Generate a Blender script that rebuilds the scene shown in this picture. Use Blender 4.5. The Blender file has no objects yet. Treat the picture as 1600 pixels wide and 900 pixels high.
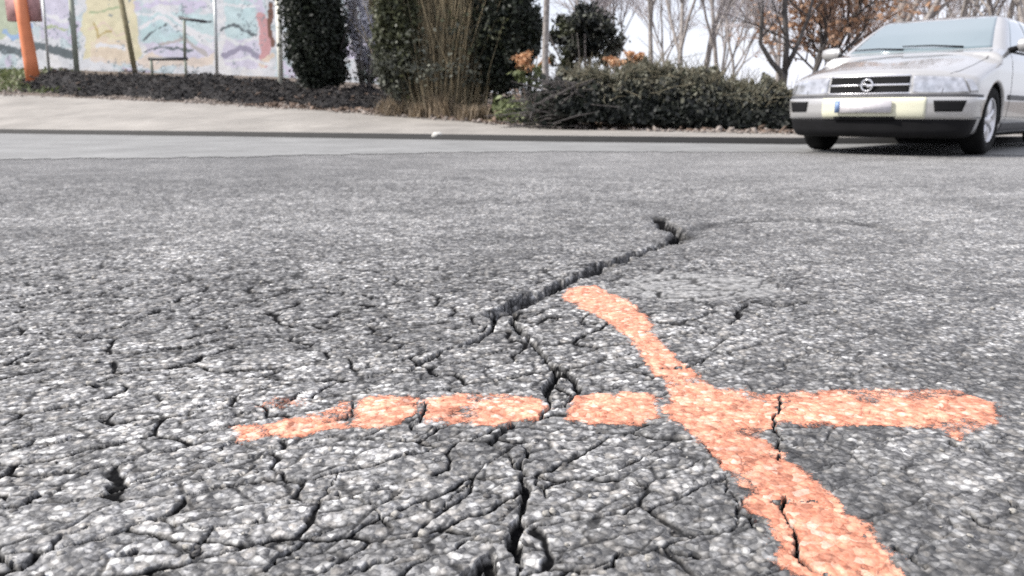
import bpy, math, random
import numpy as np
from mathutils import Vector, Matrix
random.seed(7)
RNG = np.random.default_rng(11)
S = bpy.context.scene
C = S.collection
R = math.radians
# ------------------------------------------------------------------ camera
CAM_H, FPX, PITCH = 0.39, 1244.4, math.atan((450-178)/1244.4)
cd = bpy.data.cameras.new('camera'); cam = bpy.data.objects.new('camera', cd); C.objects.link(cam)
cd.lens = 28; cd.sensor_width = 36; cd.clip_start = 0.02; cd.clip_end = 1000
cam.location = (0, 0, CAM_H); cam.rotation_euler = (math.pi/2-PITCH, 0, 0)
S.camera = cam
cd.dof.use_dof = True; cd.dof.focus_distance = 1.05; cd.dof.aperture_fstop = 8.5
# ------------------------------------------------------------------ sky and sun
SUN_AZ, SUN_EL = R(-98), R(44)       # azimuth measured from +Y (view direction) towards +X
w = bpy.data.worlds.new('World'); S.world = w; w.use_nodes = True
nt = w.node_tree; bg = nt.nodes['Background']
sky = nt.nodes.new('ShaderNodeTexSky'); sky.sky_type = 'NISHITA'; sky.sun_disc = False
sky.sun_elevation = SUN_EL; sky.sun_rotation = SUN_AZ; sky.air_density = 1.0; sky.dust_density = 2.5
mx = nt.nodes.new('ShaderNodeMixRGB'); mx.inputs[2].default_value = (6.9, 7.0, 7.8, 1)
tc = nt.nodes.new('ShaderNodeTexCoord'); no = nt.nodes.new('ShaderNodeTexNoise'); no.inputs['Scale'].default_value = 2.2
no.inputs['Detail'].default_value = 6
mr = nt.nodes.new('ShaderNodeMapRange'); mr.inputs['From Min'].default_value = .38; mr.inputs['From Max'].default_value = .6
mr.inputs['To Min'].default_value = .62; mr.inputs['To Max'].default_value = .97
nt.links.new(tc.outputs['Generated'], no.inputs['Vector']); nt.links.new(no.outputs['Fac'], mr.inputs['Value'])
nt.links.new(mr.outputs['Result'], mx.inputs[0]); nt.links.new(sky.outputs[0], mx.inputs[1])
nt.links.new(mx.outputs[0], bg.inputs['Color']); bg.inputs['Strength'].default_value = 0.085
sd = bpy.data.lights.new('sun', 'SUN'); sun = bpy.data.objects.new('sun', sd); C.objects.link(sun)
sd.energy = 3.0; sd.angle = R(1.5); sd.color = (1, .95, .88)
sv = Vector((math.sin(SUN_AZ)*math.cos(SUN_EL), math.cos(SUN_AZ)*math.cos(SUN_EL), math.sin(SUN_EL)))
sun.rotation_euler = sv.to_track_quat('Z', 'Y').to_euler(); sun.location = sv*50
S.view_settings.view_transform = 'Standard'; S.view_settings.look = 'None'; S.view_settings.gamma = 1
S.view_settings.use_curve_mapping = False
S.view_settings.exposure = 1.05
S.render.engine = 'CYCLES'
S.cycles.use_denoising = False
S.cycles.caustics_reflective = False; S.cycles.caustics_refractive = False; S.cycles.sample_clamp_indirect = 3; S.cycles.sample_clamp_direct = 12
S.cycles.filter_width = 1.6
S.cycles.max_bounces = 5
try: S.cycles.pixel_filter_type = 'BLACKMAN_HARRIS'
except Exception: pass

# ------------------------------------------------------------------ pixel -> world helpers (1600x900 photograph)
def ray(px, py):
    u, v = px-800, 450-py
    return np.array([u, FPX*math.cos(PITCH)+v*math.sin(PITCH), -FPX*math.sin(PITCH)+v*math.cos(PITCH)])
def G(px, py, z=0.0):
    r = ray(px, py); t = (z-CAM_H)/r[2]; return np.array([r[0]*t, r[1]*t])
def P(px, py, D):
    r = ray(px, py); t = D/r[1]; return np.array([r[0]*t, D, CAM_H+r[2]*t])

# ------------------------------------------------------------------ numpy noise
def _h(ix, iy, s=0):
    n = (ix.astype(np.int64)*374761393 + iy.astype(np.int64)*668265263 + s*974634777) & 0xffffffff
    n = ((n ^ (n >> 13))*1274126177) & 0xffffffff
    n = ((n ^ (n >> 16))*2246822519) & 0xffffffff
    return ((n ^ (n >> 15)) & 0xffffff)/float(0xffffff)
def vnoise(x, y, s=0):
    ix, iy = np.floor(x), np.floor(y); fx, fy = x-ix, y-iy
    fx = fx*fx*(3-2*fx); fy = fy*fy*(3-2*fy)
    a, b, c, d = _h(ix, iy, s), _h(ix+1, iy, s), _h(ix, iy+1, s), _h(ix+1, iy+1, s)
    return (a*(1-fx)+b*fx)*(1-fy)+(c*(1-fx)+d*fx)*fy
def fbm(x, y, o=4, s=0):
    r = 0; a = .5; t = 0
    for i in range(o):
        r = r+a*vnoise(x*2**i+i*17.3, y*2**i-i*9.1, s+i); t += a; a *= .5
    return r/t-.5
def worley(x, y, s=0):
    """F1, F2 and distance to the nearest cell border."""
    ix, iy = np.floor(x), np.floor(y)
    f1 = np.full(x.shape, 9.); f2 = np.full(x.shape, 9.); p1x = np.zeros(x.shape); p1y = np.zeros(x.shape)
    cid = np.zeros(x.shape)
    pts = []
    for dx in (-1, 0, 1):
        for dy in (-1, 0, 1):
            cx, cy = ix+dx, iy+dy
            qx = cx+.1+.8*_h(cx, cy, s); qy = cy+.1+.8*_h(cx, cy, s+5)
            d = np.hypot(qx-x, qy-y); pts.append((qx, qy, d))
            near = d < f1
            f2 = np.where(near, f1, np.minimum(f2, d)); f1 = np.where(near, d, f1)
            p1x = np.where(near, qx, p1x); p1y = np.where(near, qy, p1y)
            cid = np.where(near, _h(cx, cy, s+9), cid)
    bd = np.full(x.shape, 9.)
    for qx, qy, d in pts:
        ex, ey = qx-p1x, qy-p1y; L = np.hypot(ex, ey)
        b = np.where(L > 1e-6, (d*d-f1*f1)/(2*np.maximum(L, 1e-6)), 9.)
        bd = np.minimum(bd, b)
    return f1, f2, bd, cid
def sstep(a, b, x):
    t = np.clip((x-a)/(b-a), 0, 1); return t*t*(3-2*t)
def seg_dist(x, y, pts, closed=False):
    d = np.full(x.shape, 1e9); n = len(pts)
    for i in range(n if closed else n-1):
        ax, ay = pts[i]; bx, by = pts[(i+1) % n]
        ex, ey = bx-ax, by-ay; L = ex*ex+ey*ey+1e-12
        t = np.clip(((x-ax)*ex+(y-ay)*ey)/L, 0, 1)
        d = np.minimum(d, np.hypot(x-ax-t*ex, y-ay-t*ey))
    return d
def inside(x, y, pts):
    r = np.zeros(x.shape, bool); n = len(pts)
    for i in range(n):
        x1, y1 = pts[i]; x2, y2 = pts[(i+1) % n]
        if y1 == y2: continue
        c = ((y1 > y) != (y2 > y)) & (x < (x2-x1)*(y-y1)/(y2-y1)+x1)
        r ^= c
    return r
def poly_sdf(x, y, pts):
    d = seg_dist(x, y, pts, True); return np.where(inside(x, y, pts), -d, d)

# ------------------------------------------------------------------ object helpers
def mk_mesh(name, V, F, mat=None, smooth=False):
    """V: (n,3) array; F: (m,k) int array or list of arrays of differing k."""
    me = bpy.data.meshes.new(name); V = np.asarray(V, np.float32)
    Fs = [np.asarray(f, np.int32) for f in (F if isinstance(F, list) else [F]) if len(f)]
    loops = np.concatenate([f.ravel() for f in Fs]); tot = np.concatenate([np.full(len(f), f.shape[1], np.int32) for f in Fs])
    st = np.concatenate([[0], np.cumsum(tot)[:-1]]).astype(np.int32)
    me.vertices.add(len(V)); me.vertices.foreach_set('co', V.ravel())
    me.loops.add(len(loops)); me.loops.foreach_set('vertex_index', loops)
    me.polygons.add(len(tot)); me.polygons.foreach_set('loop_start', st); me.polygons.foreach_set('loop_total', tot)
    if smooth: me.polygons.foreach_set('use_smooth', np.ones(len(tot), bool))
    me.update(calc_edges=True); me.validate(verbose=False)
    if mat: me.materials.append(mat)
    return me
def link(name, me, parent=None):
    o = bpy.data.objects.new(name, me); C.objects.link(o)
    if parent: o.parent = parent
    return o
def obj(name, V, F, mat, parent=None, smooth=False):
    return link(name, mk_mesh(name, V, F, mat, smooth), parent)
def tag(o, label=None, cat=None, group=None, kind=None):
    for k, v in (('label', label), ('category', cat), ('group', group), ('kind', kind)):
        if v: o[k] = v
    return o
def empty(name, loc, label, cat, group=None, rz=0):
    o = bpy.data.objects.new(name, None); C.objects.link(o); o.location = loc; o.rotation_euler = (0, 0, rz)
    return tag(o, label, cat, group)
class MB:
    def __init__(s): s.V = []; s.Q = []; s.T = []; s.n = 0
    def add(s, V, Q=None, T=None):
        V = np.asarray(V, float).reshape(-1, 3); s.V.append(V)
        if Q is not None and len(Q): s.Q.append(np.asarray(Q, int)+s.n)
        if T is not None and len(T): s.T.append(np.asarray(T, int)+s.n)
        s.n += len(V)
    def box(s, c, size, rot=None):
        x, y, z = np.array(size)/2.
        V = np.array([(a*x, b*y, d*z) for a in (-1, 1) for b in (-1, 1) for d in (-1, 1)])
        if rot is not None: V = V @ np.array(rot).T
        s.add(V+np.array(c), [(0, 1, 3, 2), (4, 6, 7, 5), (0, 4, 5, 1), (2, 3, 7, 6), (0, 2, 6, 4), (1, 5, 7, 3)])
    def tube(s, pts, rad, n=8, cap=True):
        pts = np.asarray(pts, float); m = len(pts)
        rad = np.broadcast_to(np.asarray(rad, float), (m,))
        d = np.gradient(pts, axis=0); d /= np.linalg.norm(d, axis=1)[:, None]+1e-12
        up = np.where(np.abs(d[:, 2:3]) > .9, np.array([[1., 0, 0]]), np.array([[0, 0, 1.]]))
        if m: up = np.broadcast_to(up[0], d.shape)
        a = np.cross(d, up); a /= np.linalg.norm(a, axis=1)[:, None]+1e-12; b = np.cross(d, a)
        t = np.arange(n)*2*math.pi/n
        V = pts[:, None]+rad[:, None, None]*(np.cos(t)[None, :, None]*a[:, None]+np.sin(t)[None, :, None]*b[:, None])
        i = np.arange(m-1)[:, None]*n; j = np.arange(n)[None]; k = (j+1) % n
        Q = np.stack([i+j, i+k, i+n+k, i+n+j], -1).reshape(-1, 4)
        V = V.reshape(-1, 3); T = None
        if cap:
            V = np.vstack([V, pts[:1], pts[-1:]]); c0, c1 = m*n, m*n+1
            T = [(c0, (q+1) % n, q) for q in range(n)]+[(c1, (m-1)*n+q, (m-1)*n+(q+1) % n) for q in range(n)]
        s.add(V, Q, T)
    def build(s, name, mat, parent=None, smooth=False):
        F = []
        if s.Q: F.append(np.concatenate(s.Q))
        if s.T: F.append(np.concatenate(s.T))
        return obj(name, np.concatenate(s.V), F, mat, parent, smooth)

# ------------------------------------------------------------------ materials
def new_mat(name):
    m = bpy.data.materials.new(name); m.use_nodes = True
    return m, m.node_tree, m.node_tree.nodes['Principled BSDF']
def N(nt, typ, **kw):
    n = nt.nodes.new(typ)
    for k, v in kw.items():
        if k in n.inputs: n.inputs[k].default_value = v
        else: setattr(n, k, v)
    return n
def ramp(nt, stops):
    r = nt.nodes.new('ShaderNodeValToRGB'); e = r.color_ramp.elements
    while len(e) < len(stops): e.new(.5)
    for el, (p, c) in zip(e, stops):
        el.position = p; el.color = (c, c, c, 1) if not hasattr(c, '__len__') else (*c, 1)
    return r
def simple(name, col, rough=.6, metal=0, var=.25, scale=8, bump=0, bscale=40, spec=.5, coat=0):
    m, nt, b = new_mat(name); L = nt.links.new
    tc = N(nt, 'ShaderNodeTexCoord'); n = N(nt, 'ShaderNodeTexNoise', Scale=scale, Detail=5.)
    L(tc.outputs['Object'], n.inputs['Vector'])
    c = np.array(col); r = ramp(nt, [(.3, tuple(c*(1-var))), (.7, tuple(np.minimum(c*(1+var), 1)))])
    L(n.outputs['Fac'], r.inputs[0]); L(r.outputs[0], b.inputs['Base Color'])
    b.inputs['Roughness'].default_value = rough; b.inputs['Metallic'].default_value = metal
    b.inputs['Specular IOR Level'].default_value = spec; b.inputs['Coat Weight'].default_value = coat
    b.inputs['Coat Roughness'].default_value = .05
    if bump:
        n2 = N(nt, 'ShaderNodeTexNoise', Scale=bscale, Detail=4.); L(tc.outputs['Object'], n2.inputs['Vector'])
        bp = N(nt, 'ShaderNodeBump', Strength=bump, Distance=.02); L(n2.outputs['Fac'], bp.inputs['Height']); L(bp.outputs[0], b.inputs['Normal'])
    return m
def leafmat(name, c1, c2, rough=.6, trans=.25):
    """leaf colour varies per leaf through the face-random attribute 'rnd'."""
    m, nt, b = new_mat(name); L = nt.links.new
    a = N(nt, 'ShaderNodeAttribute', attribute_name='rnd')
    r = ramp(nt, [(0, c1), (1, c2)]); L(a.outputs['Fac'], r.inputs[0]); L(r.outputs[0], b.inputs['Base Color'])
    b.inputs['Roughness'].default_value = rough
    tr = N(nt, 'ShaderNodeBsdfTranslucent'); L(r.outputs[0], tr.inputs['Color'])
    mix = N(nt, 'ShaderNodeMixShader', Fac=trans); out = nt.nodes['Material Output']
    L(b.outputs[0], mix.inputs[1]); L(tr.outputs[0], mix.inputs[2]); L(mix.outputs[0], out.inputs[0])
    return m
def asphalt_mat(name, paint=False):
    m, nt, b = new_mat(name); L = nt.links.new
    tc = N(nt, 'ShaderNodeTexCoord')
    wn = N(nt, 'ShaderNodeTexNoise', Scale=60., Detail=3.); L(tc.outputs['Object'], wn.inputs['Vector'])
    mxv = N(nt, 'ShaderNodeVectorMath', operation='MULTIPLY_ADD'); mxv.inputs[1].default_value = (.003, .003, .003)
    L(wn.outputs['Color'], mxv.inputs[0]); L(tc.outputs['Object'], mxv.inputs[2])
    v1 = N(nt, 'ShaderNodeTexVoronoi', Scale=105.); L(mxv.outputs[0], v1.inputs['Vector'])
    v2 = N(nt, 'ShaderNodeTexVoronoi', Scale=260.); L(mxv.outputs[0], v2.inputs['Vector'])
    s1 = N(nt, 'ShaderNodeSeparateColor'); L(v1.outputs['Color'], s1.inputs[0])
    s2 = N(nt, 'ShaderNodeSeparateColor'); L(v2.outputs['Color'], s2.inputs[0])
    if not paint:
        r1 = ramp(nt, [(0, (.030, .030, .032)), (.3, (.10, .10, .102)), (.55, (.165, .163, .16)), (.72, (.25, .235, .215)), (.86, (.29, .292, .295)), (1, (.44, .435, .42))]); r1.color_ramp.interpolation = 'CONSTANT' if False else 'LINEAR'
        r2 = ramp(nt, [(0, .04), (.5, .15), (1, .34)])
    else:
        r1 = ramp(nt, [(0, (.28, .11, .07)), (.16, (.54, .21, .13)), (.5, (.75, .32, .205)), (.85, (.82, .44, .31)), (1, (.87, .64, .53))])
        r2 = ramp(nt, [(0, (.45, .15, .09)), (.3, (.80, .33, .21)), (1, (.90, .50, .36))])
    L(s1.outputs[0], r1.inputs[0]); L(s2.outputs[1], r2.inputs[0])
    mc = N(nt, 'ShaderNodeMixRGB'); mc.inputs[0].default_value = .34
    L(r1.outputs[0], mc.inputs[1]); L(r2.outputs[0], mc.inputs[2])
    # binder dark between stones
    dd = ramp(nt, [(.30, 1.), (.60, .46 if not paint else .75)]); L(v1.outputs['Distance'], dd.inputs[0])
    mul = N(nt, 'ShaderNodeMixRGB', blend_type='MULTIPLY'); mul.inputs[0].default_value = 1
    L(mc.outputs[0], mul.inputs[1]); L(dd.outputs[0], mul.inputs[2])
    # large patches of wear
    n3 = N(nt, 'ShaderNodeTexNoise', Scale=3.2, Detail=6., Roughness=.65); L(tc.outputs['Object'], n3.inputs['Vector'])
    r3 = ramp(nt, [(.32, .84 if not paint else .92), (.68, 1.18 if not paint else 1.07)]); L(n3.outputs['Fac'], r3.inputs[0])
    mul2 = N(nt, 'ShaderNodeMixRGB', blend_type='MULTIPLY'); mul2.inputs[0].default_value = 1
    L(mul.outputs[0], mul2.inputs[1]); L(r3.outputs[0], mul2.inputs[2]); col = mul2.outputs[0]
    n4 = N(nt, 'ShaderNodeTexNoise', Scale=22., Detail=5., Roughness=.7); L(tc.outputs['Object'], n4.inputs['Vector'])
    r4 = ramp(nt, [(.36, .80 if not paint else .88), (.64, 1.20 if not paint else 1.12)]); L(n4.outputs['Fac'], r4.inputs[0])
    mul4 = N(nt, 'ShaderNodeMixRGB', blend_type='MULTIPLY'); mul4.inputs[0].default_value = 1
    L(col, mul4.inputs[1]); L(r4.outputs[0], mul4.inputs[2]); col = mul4.outputs[0]
    v5 = N(nt, 'ShaderNodeTexVoronoi', Scale=38.); L(mxv.outputs[0], v5.inputs['Vector']); s5 = N(nt, 'ShaderNodeSeparateColor'); L(v5.outputs['Color'], s5.inputs[0])
    r5 = ramp(nt, [(0, .68 if not paint else .9), (.5, 1.), (1, 1.22 if not paint else 1.08)]); L(s5.outputs[0], r5.inputs[0])
    mul5 = N(nt, 'ShaderNodeMixRGB', blend_type='MULTIPLY'); mul5.inputs[0].default_value = .8
    L(col, mul5.inputs[1]); L(r5.outputs[0], mul5.inputs[2]); col = mul5.outputs[0]
    # mesh attributes: grime and painted shade of the cracks, and plate tone
    at = N(nt, 'ShaderNodeAttribute', attribute_name='wear'); sp = N(nt, 'ShaderNodeSeparateColor'); L(at.outputs['Color'], sp.inputs[0])
    tone = N(nt, 'ShaderNodeMapRange'); tone.inputs['To Min'].default_value = .85 if not paint else .80; tone.inputs['To Max'].default_value = 2.0 if not paint else 1.08
    L(sp.outputs[1], tone.inputs['Value'])
    vs = N(nt, 'ShaderNodeVectorMath', operation='SCALE'); L(col, vs.inputs[0]); L(tone.outputs[0], vs.inputs['Scale'])
    mg = N(nt, 'ShaderNodeMixRGB'); mg.inputs[2].default_value = (.004, .004, .0045, 1) if not paint else (.10, .035, .025, 1)
    fl_ = N(nt, 'ShaderNodeMixRGB'); fl_.inputs[2].default_value = (.27, .27, .265, 1) if not paint else (.8, .4, .28, 1)
    if not paint: L(sp.outputs[2], fl_.inputs[0])
    else: fl_.inputs[0].default_value = 0
    L(vs.outputs[0], fl_.inputs[1])
    L(sp.outputs[0], mg.inputs[0]); L(fl_.outputs[0], mg.inputs[1]); L(mg.outputs[0], b.inputs['Base Color'])
    b.inputs['Roughness'].default_value = .62 if not paint else .7
    sm = N(nt, 'ShaderNodeMapRange'); sm.inputs['To Min'].default_value = .5 if not paint else .25; sm.inputs['To Max'].default_value = 0
    L(sp.outputs[0], sm.inputs['Value']); L(sm.outputs[0], b.inputs['Specular IOR Level'])
    if paint:   # overspray thins to single stained stones at the rim, worn stones show through
        an = N(nt, 'ShaderNodeTexNoise', Scale=330., Detail=3., Roughness=.7); L(tc.outputs['Object'], an.inputs['Vector'])
        a1 = N(nt, 'ShaderNodeMath', operation='MULTIPLY_ADD'); a1.inputs[1].default_value = 1.5; a1.inputs[2].default_value = -.75; L(an.outputs['Fac'], a1.inputs[0])
        a0 = N(nt, 'ShaderNodeMath', operation='MULTIPLY_ADD'); a0.inputs[1].default_value = .30; L(s1.outputs[2], a0.inputs[0]); L(a1.outputs[0], a0.inputs[2])
        a2 = N(nt, 'ShaderNodeMath', operation='ADD'); L(sp.outputs[2], a2.inputs[0]); L(a0.outputs[0], a2.inputs[1])
        a3 = N(nt, 'ShaderNodeMapRange'); a3.inputs['From Min'].default_value = .45; a3.inputs['From Max'].default_value = .78; L(a2.outputs[0], a3.inputs['Value'])
        L(a3.outputs[0], b.inputs['Alpha'])
    add = N(nt, 'ShaderNodeMath', operation='ADD'); m1 = N(nt, 'ShaderNodeMath', operation='MULTIPLY'); m1.inputs[1].default_value = -1.
    L(v1.outputs['Distance'], m1.inputs[0]); m2 = N(nt, 'ShaderNodeMath', operation='MULTIPLY'); m2.inputs[1].default_value = -.5
    L(v2.outputs['Distance'], m2.inputs[0]); L(m1.outputs[0], add.inputs[0]); L(m2.outputs[0], add.inputs[1])
    bp = N(nt, 'ShaderNodeBump', Strength=.45, Distance=.0035); L(add.outputs[0], bp.inputs['Height']); L(bp.outputs[0], b.inputs['Normal'])
    return m
M = {}
M['asphalt'] = asphalt_mat('asphalt'); M['paint'] = asphalt_mat('spray paint', True)
def paving(name, c, var=.15, scale=3., bump=.3):
    m, nt, b = new_mat(name); L = nt.links.new
    tc = N(nt, 'ShaderNodeTexCoord'); n = N(nt, 'ShaderNodeTexNoise', Scale=scale, Detail=8., Roughness=.7); L(tc.outputs['Object'], n.inputs['Vector'])
    n2 = N(nt, 'ShaderNodeTexNoise', Scale=90., Detail=3.); L(tc.outputs['Object'], n2.inputs['Vector'])
    c = np.array(c); r = ramp(nt, [(.3, tuple(c*(1-var))), (.7, tuple(c*(1+var)))]); L(n.outputs['Fac'], r.inputs[0])
    r2 = ramp(nt, [(.3, .75), (.7, 1.25)]); L(n2.outputs['Fac'], r2.inputs[0])
    mu = N(nt, 'ShaderNodeMixRGB', blend_type='MULTIPLY'); mu.inputs[0].default_value = 1; L(r.outputs[0], mu.inputs[1]); L(r2.outputs[0], mu.inputs[2])
    L(mu.outputs[0], b.inputs['Base Color']); b.inputs['Roughness'].default_value = .8
    bp = N(nt, 'ShaderNodeBump', Strength=bump, Distance=.005); L(n2.outputs['Fac'], bp.inputs['Height']); L(bp.outputs[0], b.inputs['Normal'])
    return m
M['concrete'] = paving('concrete lane', (.19, .192, .19), .28, 1.1)
M['pave'] = paving('pinkish pavement', (.245, .23, .21), .28, .9)
M['kerb'] = paving('kerb stone', (.012, .012, .0125), .3, 4.)  # near-black: grime and the shade of the face put into the colour
M['soil'] = paving('soil and leaf litter', (.105, .082, .064), .6, 4., 1.)
M['black'] = simple('black plastic', (.006, .006, .007), .8, spec=.2)
M['rubber'] = simple('rubber', (.008, .008, .008), .9, spec=.2)
M['dark_trim'] = simple('dark grey trim', (.05, .05, .055), .5)
M['silver'] = simple('silver car paint', (.44, .436, .43), .30, .5, .02, 3, coat=1)
M['chrome'] = simple('chrome', (.8, .8, .82), .12, 1, .02)
M['alloy'] = simple('alloy', (.62, .62, .64), .3, .7, .05)
M['glass'] = simple('car glass', (.17, .23, .25), .04, .35, .03, 2, spec=1., coat=1)
M['lamp'] = simple('headlamp glass', (.46, .47, .50), .08, .6, .35, 14, spec=1., coat=1)
M['cream'] = simple('pale yellow tint', (.62, .615, .48), .45, 0, .03)
M['plate'] = simple('number plate', (.60, .58, .60), .4, 0, .1, 22)
M['blue'] = simple('blue plate band', (.16, .24, .42), .4)
M['orange'] = simple('orange paint', (.62, .20, .085), .55, 0, .15, 3)
M['redbox'] = simple('faded red paint', (.42, .24, .24), .7, 0, .35, 5)
M['galv'] = simple('galvanised steel', (.36, .38, .38), .45, .3, .15)
M['greenpost'] = simple('weathered green post', (.19, .21, .17), .6, 0, .2)
M['olivepost'] = simple('mossy wooden post', (.15, .13, .07), .8, 0, .3)
M['creampost'] = simple('cream painted post', (.70, .69, .60), .5, 0, .05)
M['bark'] = simple('grey bark', (.30, .275, .26), .85, 0, .35, 12, .8, 50)  # grey bark, paled further to paint in haze
M['barkdark'] = simple('dark bark', (.075, .068, .065), .85, 0, .35, 12, .8, 50)
M['twig'] = simple('haze pale twigs', (.40, .365, .37), .85, 0, .3, 4)  # haze against the sky put into the twig colour
M['twigbrown'] = simple('brown twigs', (.30, .21, .165), .85, 0, .3, 4)
M['straw'] = simple('straw coloured stems', (.33, .27, .17), .8, 0, .4, 6)
M['strawdark'] = simple('olive brown stems', (.13, .115, .075), .8, 0, .4, 6)
M['clod'] = simple('dark soil clods', (.010, .009, .010), .95, 0, .5, 10)
M['chip'] = simple('brown bark chips', (.12, .085, .065), .9, 0, .6, 3)
M['stone'] = simple('pale stone', (.5, .49, .46), .8)

# ------------------------------------------------------------------ road surface
cracks = []   # (pixel polyline on the photograph, half width in metres, depth)
def ck(pts, w=.0035, d=.010): cracks.append(([tuple(G(*p)) for p in pts], w, d))
ck([(1030, 340), (1040, 352), (1060, 358), (1062, 372), (1040, 382), (1010, 396), (975, 408), (940, 425), (902, 438), (870, 455), (832, 470), (800, 485), (775, 495)], .010, .03)
ck([(1030, 338), (1036, 350), (1058, 357), (1063, 372), (1046, 382)], .020, .02)
ck([(1010, 396), (940, 425), (870, 455), (800, 488)], .0145, .034)
ck([(1030, 357), (1060, 358)], .006, .016)
ck([(775, 495), (762, 520), (738, 534), (690, 552), (640, 576)], .0045, .014)
ck([(805, 488), (812, 520), (842, 548), (856, 570), (888, 580)], .005, .016)
ck([(856, 570), (872, 585), (858, 606), (860, 640), (845, 655), (800, 662), (778, 678), (770, 690)], .0065, .02)
ck([(905, 588), (872, 585)], .007, .018); ck([(900, 592), (905, 612), (880, 640)], .0045, .014)
ck([(823, 700), (818, 730), (823, 764), (823, 791), (807, 818), (803, 845), (807, 880), (790, 930)], .0065, .022)
ck([(770, 690), (800, 715), (823, 740)], .0028, .008)
ck([(725, 930), (740, 888), (765, 868), (775, 900)], .010, .024)
ck([(741, 836), (772, 843), (811, 845)], .0032); ck([(694, 787), (698, 772), (729, 752), (760, 744)], .003)
ck([(838, 744), (854, 775)], .003); ck([(947, 880), (967, 861), (1001, 853)], .0032); ck([(897, 884), (947, 890)], .0025)
ck([(1060, 855), (1099, 857)], .0045); ck([(1185, 482), (1150, 505), (1138, 520)], .0032, .006)
ck([(1180, 486), (1200, 490), (1260, 486)], .003); ck([(1102, 565), (1068, 578), (1030, 580)], .0035, .012)
ck([(1222, 620), (1218, 640), (1210, 656), (1216, 680), (1214, 714)], .0028, .010)
ck([(1230, 770), (1232, 800), (1245, 822), (1240, 860), (1268, 884), (1300, 900), (1310, 930)], .0048, .018)
ck([(1220, 783), (1240, 778), (1280, 780)], .0026); ck([(1095, 690), (1125, 722), (1165, 790), (1195, 822)], .0022, .006)
ck([(420, 785), (494, 781), (521, 762), (537, 733)], .0026); ck([(533, 764), (576, 783), (599, 779), (628, 760)], .0032)
ck([(582, 791), (609, 810), (640, 818)], .0028); ck([(299, 865), (338, 822), (400, 810)], .0034)
ck([(237, 810), (295, 822), (338, 818)], .0028); ck([(-30, 868), (0, 877), (31, 888), (93, 840), (136, 824)], .0042, .014)
ck([(171, 869), (210, 861)], .006, .014); ck([(12, 793), (43, 787), (74, 762)], .0035); ck([(66, 744), (113, 733)], .0035)
ck([(183, 762), (249, 737), (288, 723), (365, 690)], .0026); ck([(299, 752), (377, 740)], .0028)
ck([(412, 877), (459, 838), (520, 815)], .003); ck([(540, 884), (575, 872), (620, 865)], .0055, .016)
ck([(45, 694), (90, 690), (110, 680)], .003); ck([(335, 658), (430, 640), (480, 610)], .002)
ck([(366, 690), (420, 700), (470, 690), (520, 684)], .002); ck([(0, 735), (40, 727)], .0045)
ck([(540, 660), (556, 630)], .002); ck([(640, 668), (655, 648), (660, 632)], .0035)
ck([(380, 578), (430, 572)], .0028); ck([(305, 640), (375, 622)], .0018); ck([(1540, 770), (1580, 790), (1610, 815)], .003)
ck([(1500, 800), (1535, 822), (1560, 830)], .0035); ck([(1485, 700), (1520, 706)], .0035); ck([(1390, 855), (1440, 880)], .004)

POLY = [
 [(876, 472), (888, 459), (930, 456), (975, 474), (1010, 505), (1035, 545), (1080, 580), (1120, 604), (1200, 615), (1400, 611), (1500, 617), (1550, 634), (1562, 655), (1540, 680), (1500, 693), (1472, 682), (1420, 671), (1320, 667), (1208, 662), (1206, 688), (1260, 733), (1320, 778), (1372, 838), (1422, 900), (1450, 945),
  (1285, 945), (1262, 905), (1215, 872), (1193, 815), (1150, 760), (1108, 700), (1058, 662), (1034, 640), (1046, 612), (1015, 580), (992, 550), (960, 520), (918, 496), (888, 487)],
 [(895, 620), (930, 613), (1000, 613), (1026, 620), (1030, 650), (1000, 660), (930, 661), (884, 655)],
 [(368, 668), (420, 660), (500, 642), (545, 627), (556, 626), (546, 660), (545, 671), (480, 678), (420, 690), (370, 691)],
 [(558, 625), (600, 620), (650, 618), (650, 645), (632, 666), (600, 670), (548, 670)],
 [(664, 624), (720, 613), (800, 614), (845, 622), (858, 640), (848, 652), (790, 664), (740, 665), (652, 664)],
]
POLYW = [[tuple(G(*p)) for p in q] for q in POLY]

rows_px = np.concatenate([np.arange(1120, 935, -14), np.arange(935, 330, -1.45), np.arange(330, 262, -1.9), np.arange(262, 196, -4)])
Dr = np.array([G(800, float(p))[1] for p in rows_px]); Dr = np.concatenate([Dr, [45, 80, 160]])
uc = np.concatenate([-np.geomspace(4, .84, 14)[:-1], np.arange(-.80, -.72, .008), np.arange(-.72, .72, .00168), np.arange(.72, .80, .008), np.geomspace(.84, 4, 14)])
Dg, Ug = np.meshgrid(Dr, uc, indexing='ij')
X = (Ug*Dg).ravel(); Y = Dg.ravel()
near = 1-sstep(4.0, 6.2, Y)
# jitter warps break straight outlines
wx = fbm(X*9, Y*9, 4, 21); wy = fbm(X*9, Y*9, 4, 22)
jx = fbm(X*70, Y*70, 2, 23)*.012+fbm(X*190, Y*190, 2, 25)*.005; jy = fbm(X*70, Y*70, 2, 24)*.012+fbm(X*190, Y*190, 2, 26)*.005
flat = 1-sstep(3.5, 6, Y); Z = fbm(X*1.1, Y*1.1, 3, 1)*.022*flat + fbm(X*5, Y*5, 3, 2)*.007*near
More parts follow.
